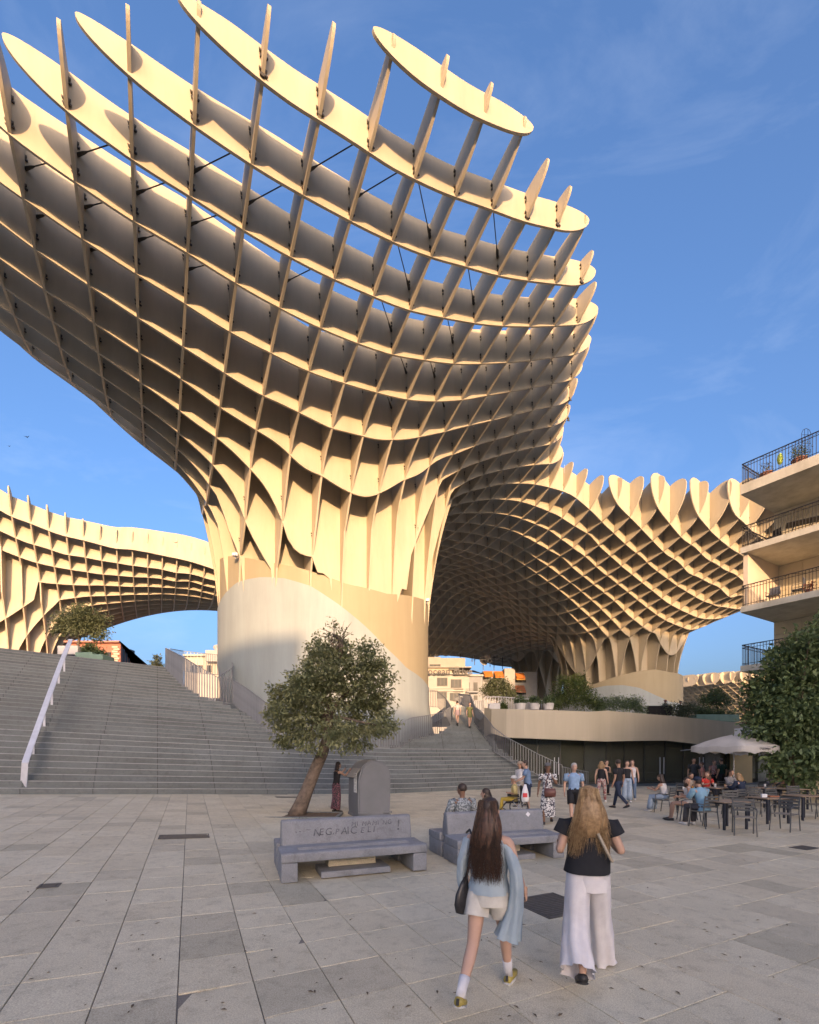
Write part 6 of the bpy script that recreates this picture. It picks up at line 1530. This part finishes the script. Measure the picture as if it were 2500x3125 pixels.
person("person in a red hat leaning on the deck edge behind the low bench", tuple(P(2031, 2205, 36.2)), D(185), 1.7, sk=SK2, top=('tee', cloth("grey_cotton", (.2, .2, .2))), bottom=('trousers', M_NAVY), hat=('brim', noise_mat("red_hat", (.4, .12, .08))), hair=('short', M_HB))
person("dark-haired person on the deck right of the one in the red hat", tuple(P(2077, 2207, 36.6)), D(160), 1.7, sk=SK2, top=('tee', M_NAVY), bottom=('trousers', M_BLK), hair=('short', M_HB))
M_FLW = spotted("flowered_skirt", (.035, .035, .04), (.22, .10, .13), 26)
person("woman in black top and long dark flowered trousers leaning on the recycling container", foot(1026, 2478), D(-48), 1.66, sk=SK1, top=('vest', M_BLK), bottom=('wide', M_FLW), hair=('mid', M_HB), arms={-1: (V3(-.02, .20, -.14), V3(.03, .16, .16)), 1: (V3(.04, .20, -.14), V3(-.05, .18, .16))}, lean=.12, shoes=M_SHB)
# sitting on the far bench
def bw(b, x, y, z=0): return b.matrix_basis @ V3(x, y, z)
q = bw(b2, .62, 1.17); person("man in a grey patterned shirt sitting on the far side of the second bench", (q.x, q.y, 0), angC + D(4), 1.76, 'sit', sk=SK3, top=('loose', spotted("grey_pattern", (.34, .37, .38), (.13, .15, .16), 34)), bottom=('trousers', M_NAVY), hair=('crop', M_HB), bulk=1.22, arms={-1: (V3(-.09, .03, -.25), V3(.05, .2, -.05)), 1: (V3(.09, .03, -.25), V3(-.05, .2, -.05))}, head_turn=D(25))
q = bw(b2, 1.22, 1.17); person("dark-haired woman in pink sitting beside the man on the second bench", (q.x, q.y, 0), angC + D(15), 1.62, 'sit', sk=SK1, top=('tee', cloth("pink_cotton", (.5, .3, .28))), bottom=('trousers', M_BLK), hair=('mid', M_HB), arms={-1: AH(-1), 1: AH(1)}, lean=.1, head_turn=D(30))
# wheelchair and its rider
wcp = ground_at(1572, 2490); wc = thing("wheelchair", "black wheelchair carrying the older woman in yellow", "wheelchair", (wcp.x, wcp.y, 0), D(78))
def wheel(x, y, r, par, w_=.035, nm="wheel"):
    w0 = MB(); rs = [[V3(x + w_ / 2 * math.cos(b_), y + (r + w_ / 2 * math.sin(b_)) * math.cos(a), r + .02 + (r + w_ / 2 * math.sin(b_)) * math.sin(a)) for b_ in [2 * PI * i / 6 for i in range(6)]] for a in [2 * PI * i / 22 for i in range(23)]]
    w0.loft(rs, cap=False); o = w0.build(nm, M_MUL, par, smooth=True)
    for i in range(8):
        a = 2 * PI * i / 8; MB().tube([(x, y, r + .02), (x, y + r * math.cos(a), r + .02 + r * math.sin(a))], .005, 4).build("spoke", M_RAILW, o)
for sx in (-.3, .3): wheel(sx, -.12, .29, wc); wheel(sx * .9, .38, .09, wc, .03, "castor")
MB().box((0, .06, .46), (.5, .46, .06), bev=.02).build("seat", M_BLK, wc); MB().box((0, -.2, .74), (.5, .06, .52), bev=.02).build("backrest", M_BLK, wc)
for sx in (-.27, .27):
    MB().tube([(sx, -.22, .3), (sx, -.24, .96), (sx, -.4, 1.0)], .016, 6).build("handle", M_MUL, wc); MB().box((sx, .06, .68), (.06, .38, .04), bev=.01).build("armrest", M_BLK, wc); MB().tube([(sx * .8, .28, .45), (sx * .8, .55, .12), (sx * .8, .68, .1)], .014, 6).build("footrest", M_MUL, wc)
person("older woman in a yellow top and white hat riding in the wheelchair", tuple(wc.matrix_basis @ V3(0, .02, 0)), D(78), 1.6, 'sit', sk=SK2, top=('loose', cloth("yellow_cotton", (.62, .50, .22))), bottom=('trousers', cloth("mustard_cloth", (.5, .36, .07))), hair=('short', M_HG), hat=('brim', noise_mat("white_hat", (.68, .66, .6))), arms={-1: AH(-1), 1: AH(1)}, seat=.5)
bgp = P(1603, 2445, 13.6); bg_ = MB().loft([ring(bgp + V3(0, 0, -.02), .10, .05, n=14), ring(bgp + V3(0, 0, .1), .12, .06, n=14), ring(bgp + V3(0, 0, .3), .09, .04, n=14), ring(bgp + V3(0, 0, .5), .03, .015, n=14)]).build("carrier_bag", M_SGNW, None, smooth=True); tag(bg_, "white carrier bag with a red block hanging from the wheelchair handle", "bag")
MB().box((bgp.x - .02, bgp.y - .066, bgp.z + .18), (.13, .012, .12)).build("red_print", noise_mat("red_print", (.6, .05, .06)), bg_)
bgq = foot(1672, 2514); hb_ = thing("handbag", "brown shoulder bag worn across the spotted dress", "bag", (bgq[0] + .0, bgq[1] - .21, .93), D(-15))
MB().loft([ring(V3(0, 0, -.13), .15, .045, n=14), ring(V3(0, 0, 0), .17, .055, n=14), ring(V3(0, 0, .12), .15, .035, n=14)]).build("pouch", noise_mat("brown_leather", (.13, .05, .04), rough=.5), hb_, smooth=True)
MB().tube([(-.13, 0, .10), (-.10, .02, .35), (-.02, .12, .55)], .012, 5).build("strap", bpy.data.materials["brown_leather"], hb_)
# print on the blue T-shirt
tpq = foot(1752, 2512)
pt = text("", .1, M_INK, None, (0, 0, 0), (0, 0, 0)) if False else None
# cafe guests; each sits on one of the chairs
def guest(ch, label, **k):
    c = ch.location; return person(label, (c.x, c.y, 0), ch.rotation_euler.z, pose='sit', seat=.46, **k)
M_WT = cloth("white_top", (.60, .58, .56)); TBL = {-1: (V3(-.05, .12, -.22), V3(.06, .22, .05)), 1: (V3(.05, .12, -.22), V3(-.06, .22, .05))}
guest(CH[0], "woman in a white strapless top and pale jeans with her back to the view", H=1.68, sk=SK2, top=('crop', M_WT), bottom=('wide', M_LJEAN), hair=('mid', M_HB), arms=TBL, lean=.22, shoes=M_SHW)
guest(CH[1], "woman with long dark curls and a white sleeveless top turned to the viewer", H=1.66, sk=SK2, top=('vest', M_WT), bottom=('mini', M_WT), hair=('curly', M_HB), arms={-1: (V3(-.03, .03, -.27), V3(.1, .2, .02)), 1: (V3(.03, .05, -.27), V3(-.02, .2, -.02))}, head_turn=D(100), shoes=M_SHB)
guest(CH[2], "man in a light blue shirt and cap with his back to the view", H=1.76, sk=SK2, top=('loose', cloth("sky_blue_shirt", (.22, .38, .50))), bottom=('trousers', cloth("dark_grey_cloth", (.08, .08, .09))), hair=('short', M_HB), hat=('cap', M_NAVY), arms=TBL, lean=.28, bulk=1.15, shoes=M_SHW)
guest(CH[8], "blonde person in dark clothes with their back to the view", H=1.7, sk=SK1, top=('longsleeve', M_NAVY), bottom=('trousers', M_BLK), hair=('curly', M_HD), arms=TBL, lean=.25, bulk=1.1)
guest(CH[12], "person leaning over the left group's table in a pale shirt", H=1.68, sk=SK2, top=('tee', cloth("sand_cotton", (.4, .34, .28))), bottom=('trousers', M_BLK), hair=('short', M_HB), arms=TBL, lean=.35)
guest(CH[13], "woman in a red top with long brown hair", H=1.66, sk=SK1, top=('tee', cloth("red_cotton", (.50, .05, .04))), bottom=('trousers', M_BLK), hair=('long', M_HR), arms=TBL, lean=.15, head_turn=D(-70))
guest(CH[14], "man in a grey striped shirt facing the viewer across the table", H=1.75, sk=SK2, top=('longsleeve', cloth("grey_stripe", (.26, .26, .27), (.14, .14, .15), 40)), bottom=('trousers', M_NAVY), hair=('crop', M_HB), arms=TBL, lean=.2)
guest(CH[15], "man in a dark grey shirt facing the blonde sitter", H=1.72, sk=SK2, top=('longsleeve', cloth("charcoal_cloth", (.12, .12, .13))), bottom=('trousers', M_BLK), hair=('short', M_HB), arms=TBL, lean=.2)
person("standing waiter in a dark T-shirt at the cafe door", foot(2118, 2425), D(160), 1.78, sk=SK2, top=('tee', cloth("slate_cotton", (.05, .055, .06))), bottom=('trousers', M_BLK), hair=('short', M_HB))
person("person in a pink top standing beside the waiter", foot(2147, 2428), D(60), 1.60, sk=SK2, top=('tee', cloth("salmon_cotton", (.5, .24, .20))), bottom=('trousers', M_BLK), hair=('short', M_HR), lean=.1)
person("person in a flowered top near the cafe glass left of the man in dark green", foot(2180, 2422), D(180), 1.68, sk=SK2, top=('tee', spotted("flowered_top", (.45, .35, .3), (.3, .08, .06), 24)), bottom=('trousers', M_BLK), hair=('short', M_HR))
person("man in a dark green shirt standing with his back to the view under the parasol", foot(2203, 2424), D(15), 1.76, sk=SK2, top=('tee', cloth("bottle_green", (.02, .05, .04))), bottom=('trousers', M_BLK), hair=('crop', M_HB), bulk=1.1)

# ---- the two women in the foreground
def strands(name, parent, mat, roots, tipf, n, seed, r=.0028, wav=.012):
    rg = random.Random(seed); m = MB()
    for k in range(n):
        a = roots(rg); e = tipf(rg, a); pts = []; ph = rg.uniform(0, 6); fr = rg.uniform(2, 4)
        bulge = rg.uniform(.5, 1.0)
        for q in np.linspace(0, 1, 9):
            p = a.lerp(e, q); out = math.sin(q * PI) * .03 * bulge
            p += V3(wav * math.sin(ph + q * fr * 2.2) * q, -out - wav * .6 * math.sin(ph * 2 + q * fr * 3) * q, 0); pts.append(p)
        m.tube(pts, [r * (1 - .75 * q) for q in np.linspace(0, 1, 9)], 3, cap=False)
    o = m.build(name, mat, parent, smooth=True); o['kind'] = 'stuff'; return o

# left: pale blue blouse, white shorts, long dark hair, black shoulder bag
w1 = ground_at(1492, 3040); M_SHY = noise_mat("mustard_leather", (.36, .29, .07), (.28, .22, .05), scale=12, rough=.5)
M_BL = cloth("pale_blue_gauze", (.46, .55, .60), (.38, .47, .53), scale=6, trans=.25); M_SHT = cloth("ivory_linen", (.60, .58, .52), (.50, .48, .43), scale=14)
L1, J = person("dark-haired woman in loose pale blue blouse and ivory shorts walking away", (w1.x, w1.y, 0), D(-24), 1.63, sk=SK1, top=('none', M_BL), bottom=('none', M_SHT), hair=('short', M_HB), stride=.42, shoes=M_SHY, arms={-1: (V3(-.07, -.02, -.26), V3(.0, .12, -.2)), 1: (V3(.08, -.03, -.26), V3(.03, .14, -.18))}, head_turn=D(4), bulk=1.0)
p_, w_, c_, n_, sh, el, wr, hip, kn, an = [J[k] for k in ('pel', 'wai', 'che', 'nk', 'sh', 'el', 'wr', 'hip', 'kn', 'an')]
Z3 = V3(0, 0, 1)
MB().loft([ring(p_ + Z3 * -.02, .175, .150, None, 30, .035, 9), ring(p_ + Z3 * .04, .170, .145, None, 30, .05, 9, 1), ring(w_ + Z3 * -.03, .148, .122, None, 30, .05, 8, 1), ring(w_ + Z3 * .06, .165, .125, None, 30, .035, 7, 2), ring(c_, .178, .122, None, 30, .02, 6, 1), ring(c_ + Z3 * .07, .172, .098, None, 30, .015, 6), ring(n_ + Z3 * -.035, .13, .085, None, 30), ring(n_ + Z3 * -.02, .11, .075, None, 30)], cap=False).build("blouse", M_BL, L1, smooth=True)
MB().loft([ring(p_ + Z3 * -.12, .165, .135, None, 26, .03, 7), ring(p_ + Z3 * -.03, .168, .140, None, 26, .03, 7, 1), ring(p_ + Z3 * .05, .150, .122, None, 26, .02, 9)], cap=False).build("shorts_waist", M_SHT, L1, smooth=True)
for sd in (-1, 1):
    tube_g("shorts_leg", [hip[sd] + V3(-sd * .012, 0, .03), hip[sd].lerp(kn[sd], .15), hip[sd].lerp(kn[sd], .32), hip[sd].lerp(kn[sd], .46)], [(.096, .11), (.102, .112), (.105, .108), (.108, .106)], M_SHT, L1, 20, .05, 6, cap=False)
    tube_g("sock", [an[sd] + V3(0, 0, -.02), an[sd].lerp(kn[sd], .15), an[sd].lerp(kn[sd], .34)], [.040, .040, .046], M_WCL, L1, 14)
    # wide sleeves; the right one hangs far down
    if sd == -1: tube_g("sleeve", [sh[sd] + V3(.05, 0, -.01), sh[sd] + V3(.0, 0, -.03), el[sd] + V3(.02, -.01, .06), el[sd].lerp(wr[sd], .5) + V3(.0, -.02, .02), wr[sd] + V3(.01, -.04, -.02)], [(.045, .05), (.055, .06), (.045, .075), (.04, .09), (.035, .10)], M_BL, L1, 20, .16, 5, cap=False)
    else: tube_g("sleeve", [sh[sd] + V3(-.03, -.01, -.04), sh[sd] + V3(.0, -.01, -.08), el[sd] + V3(-.01, -.02, .02), el[sd].lerp(wr[sd], .6) + V3(-.03, -.05, -.04), wr[sd] + V3(-.06, -.08, -.14), wr[sd] + V3(-.10, -.10, -.30), wr[sd] + V3(-.12, -.11, -.40)], [(.04, .05), (.05, .06), (.048, .07), (.05, .085), (.06, .09), (.085, .095), (.10, .10)], M_BL, L1, 26, .24, 5, cap=False)
    MB().tube([an[sd] + V3(0, -.058, .0), an[sd] + V3(0, -.072, -.045)], .012, 6).build("heel_tab", M_SHB, L1)
h_ = J['hc']
rs = []
for q in np.linspace(0, 1, 14):
    c = h_ + V3(.012 * math.sin(q * 5), -.048 - .058 * math.sin(min(q * 1.5, 1) * PI * .5), .095 - .46 * q); w1_ = .058 + .070 * math.sin(min(1, q * 1.1) * PI * .55); w1_ *= (1 - .25 * max(0, q - .7) / .3)
    rs.append(ring(c, w1_, .042 + .016 * math.sin(q * PI), None, 30, .07 + .05 * q, 11, q * 3))
MB().loft(rs).build("hair_length", M_HR, L1, smooth=True)
strands("hair_strands", L1, M_HR, lambda rg: h_ + V3(rg.uniform(-.075, .075), rg.uniform(-.10, -.03), rg.uniform(.03, .115)), lambda rg, a: h_ + V3(a.x * 1.55 + rg.uniform(-.05, .05), rg.uniform(-.165, -.10), -rg.uniform(.34, .60)), 1500, 5, wav=.02)
strands("hair_strands", L1, M_HB, lambda rg: h_ + V3(rg.uniform(-.07, .07), rg.uniform(-.10, -.03), rg.uniform(.03, .115)), lambda rg, a: h_ + V3(a.x * 1.5 + rg.uniform(-.055, .055), rg.uniform(-.17, -.10), -rg.uniform(.30, .56)), 900, 6, wav=.02)
# shoulder bag
bag = thing("shoulder_bag", "black leather shoulder bag on the left hip of the woman in pale blue", "bag", tuple(L1.matrix_basis @ V3(-.215, -.06, .88)), D(40))
bag.scale = (.82, .82, .82)
M_LEA = noise_mat("black_leather", (.03, .03, .032), (.015, .015, .017), scale=22, rough=.4)
MB().loft([ring(V3(.03, 0, -.21), .06, .03, n=18), ring(V3(.01, 0, -.18), .105, .045, n=18), ring(V3(0, 0, -.10), .115, .05, n=18), ring(V3(0, 0, .0), .095, .045, n=18), ring(V3(.02, 0, .09), .06, .03, n=18), ring(V3(.035, 0, .16), .025, .014, n=18)]).build("pouch", M_LEA, bag, smooth=True)
MB().tube([(.04, -.0, .14), (.05, -.05, .3), (.05, -.09, .45), (.08, -.05, .60), (.10, .0, .64), (.12, .06, .60)], .013, 6).build("strap", M_LEA, bag)
MB().tube([(.05, -.03, .18), (.06, -.04, .06)], .008, 6).build("tassel", noise_mat("tan_leather", (.5, .35, .25)), bag)

# right: black sleeveless top, wide white trousers, long blonde hair
w2 = ground_at(1795, 2970); M_WT2 = cloth("white_gauze", (.78, .76, .76), (.68, .66, .67), scale=7, trans=.15)
L2, J = person("long-haired blonde woman in black sleeveless top and wide white trousers", (w2.x, w2.y, 0), D(-12), 1.68, sk=SK1, top=('none', M_BLK), bottom=('none', M_WT2), hair=('short', M_HD), stride=.36, shoes=M_SHB, arms={-1: (V3(-.075, -.05, -.25), V3(.02, .22, .04)), 1: (V3(.10, -.05, -.24), V3(-.06, .20, .06))}, bulk=1.06, head_turn=D(8))
p_, w_, c_, n_, sh, el, wr, hip, kn, an = [J[k] for k in ('pel', 'wai', 'che', 'nk', 'sh', 'el', 'wr', 'hip', 'kn', 'an')]
MB().loft([ring(p_ + Z3 * .0 + V3(-.01, 0, 0), .205, .165, None, 28, .02, 5), ring(w_ + Z3 * -.03, .19, .15, None, 28, .025, 5, 1), ring(w_ + Z3 * .08, .185, .135, None, 28, .02, 5, 2), ring(c_, .20, .128, None, 28, .01, 5), ring(c_ + Z3 * .08, .222, .10, None, 28), ring(n_ + Z3 * -.03, .15, .085, None, 28), ring(n_ + Z3 * .005, .09, .07, None, 28)], cap=False).build("sleeveless_top", M_BLK, L2, smooth=True)
for sd in (-1, 1): tube_g("cap_sleeve", [sh[sd] + V3(-sd * .05, 0, .0), sh[sd] + V3(sd * .02, 0, -.01), sh[sd] + V3(sd * .055, -.005, -.09)], [.07, .085, .082], M_BLK, L2, 16, .03, cap=False)
MB().loft([ring(p_ + Z3 * -.16, .178, .150, None, 26, .02, 7), ring(p_ + Z3 * -.05, .180, .155, None, 26, .02, 7, 1), ring(p_ + Z3 * .06, .158, .13, None, 26)], cap=False).build("trouser_seat", M_WT2, L2, smooth=True)
for sd in (-1, 1):
    ft = an[sd] + V3(sd * .045, -.005, -.045 if sd == 1 else -.0)
    tube_g("trouser_leg", [hip[sd] + V3(-sd * .008, 0, .04), hip[sd].lerp(kn[sd], .3), hip[sd].lerp(kn[sd], .7) + V3(sd * .01, 0, 0), kn[sd] + V3(sd * .015, 0, 0), kn[sd].lerp(ft, .5) + V3(sd * .015, -.01, 0), kn[sd].lerp(ft, .85), ft], [(.104, .13), (.108, .13), (.108, .125), (.110, .125), (.120, .13), (.132, .14), (.138, .145)], M_WT2, L2, 30, .16, 6, cap=False)
h_ = J['hc']; rs = []
for q in np.linspace(0, 1, 14):
    c = h_ + V3(.02 * q, -.046 - .06 * math.sin(min(q * 1.5, 1) * PI * .5), .095 - .42 * q); w1_ = .062 + .082 * math.sin(min(1, q * 1.1) * PI * .55); w1_ *= (1 - .2 * max(0, q - .7) / .3)
    rs.append(ring(c, w1_, .044 + .016 * math.sin(q * PI), None, 30, .06 + .05 * q, 11, q * 3))
MB().loft(rs).build("hair_length", M_HD, L2, smooth=True)
M_HD2 = noise_mat("light_blonde_hair", (.50, .36, .19), (.32, .2, .09), scale=30, rough=.5)
strands("hair_strands", L2, M_HD2, lambda rg: h_ + V3(rg.uniform(-.08, .08), rg.uniform(-.10, -.03), rg.uniform(.03, .12)), lambda rg, a: h_ + V3(a.x * 1.8 + rg.uniform(-.06, .05) - .01, rg.uniform(-.15, -.09), -rg.uniform(.28, .52)), 1300, 15, wav=.014)
strands("hair_strands", L2, M_HD, lambda rg: h_ + V3(rg.uniform(-.08, .08), rg.uniform(-.10, -.03), rg.uniform(.03, .12)), lambda rg, a: h_ + V3(a.x * 1.7 + rg.uniform(-.06, .06), rg.uniform(-.155, -.09), -rg.uniform(.26, .50)), 900, 16, wav=.014)
MB().tube([c_ + V3(.06, -.150, .02), w_ + V3(.13, -.165, .07), w_ + V3(.185, -.12, -.03), w_ + V3(.20, .0, -.05)], [.014, .014, .014, .012], 6).build("bag_strap", noise_mat("tan_strap", (.42, .35, .26)), L2)
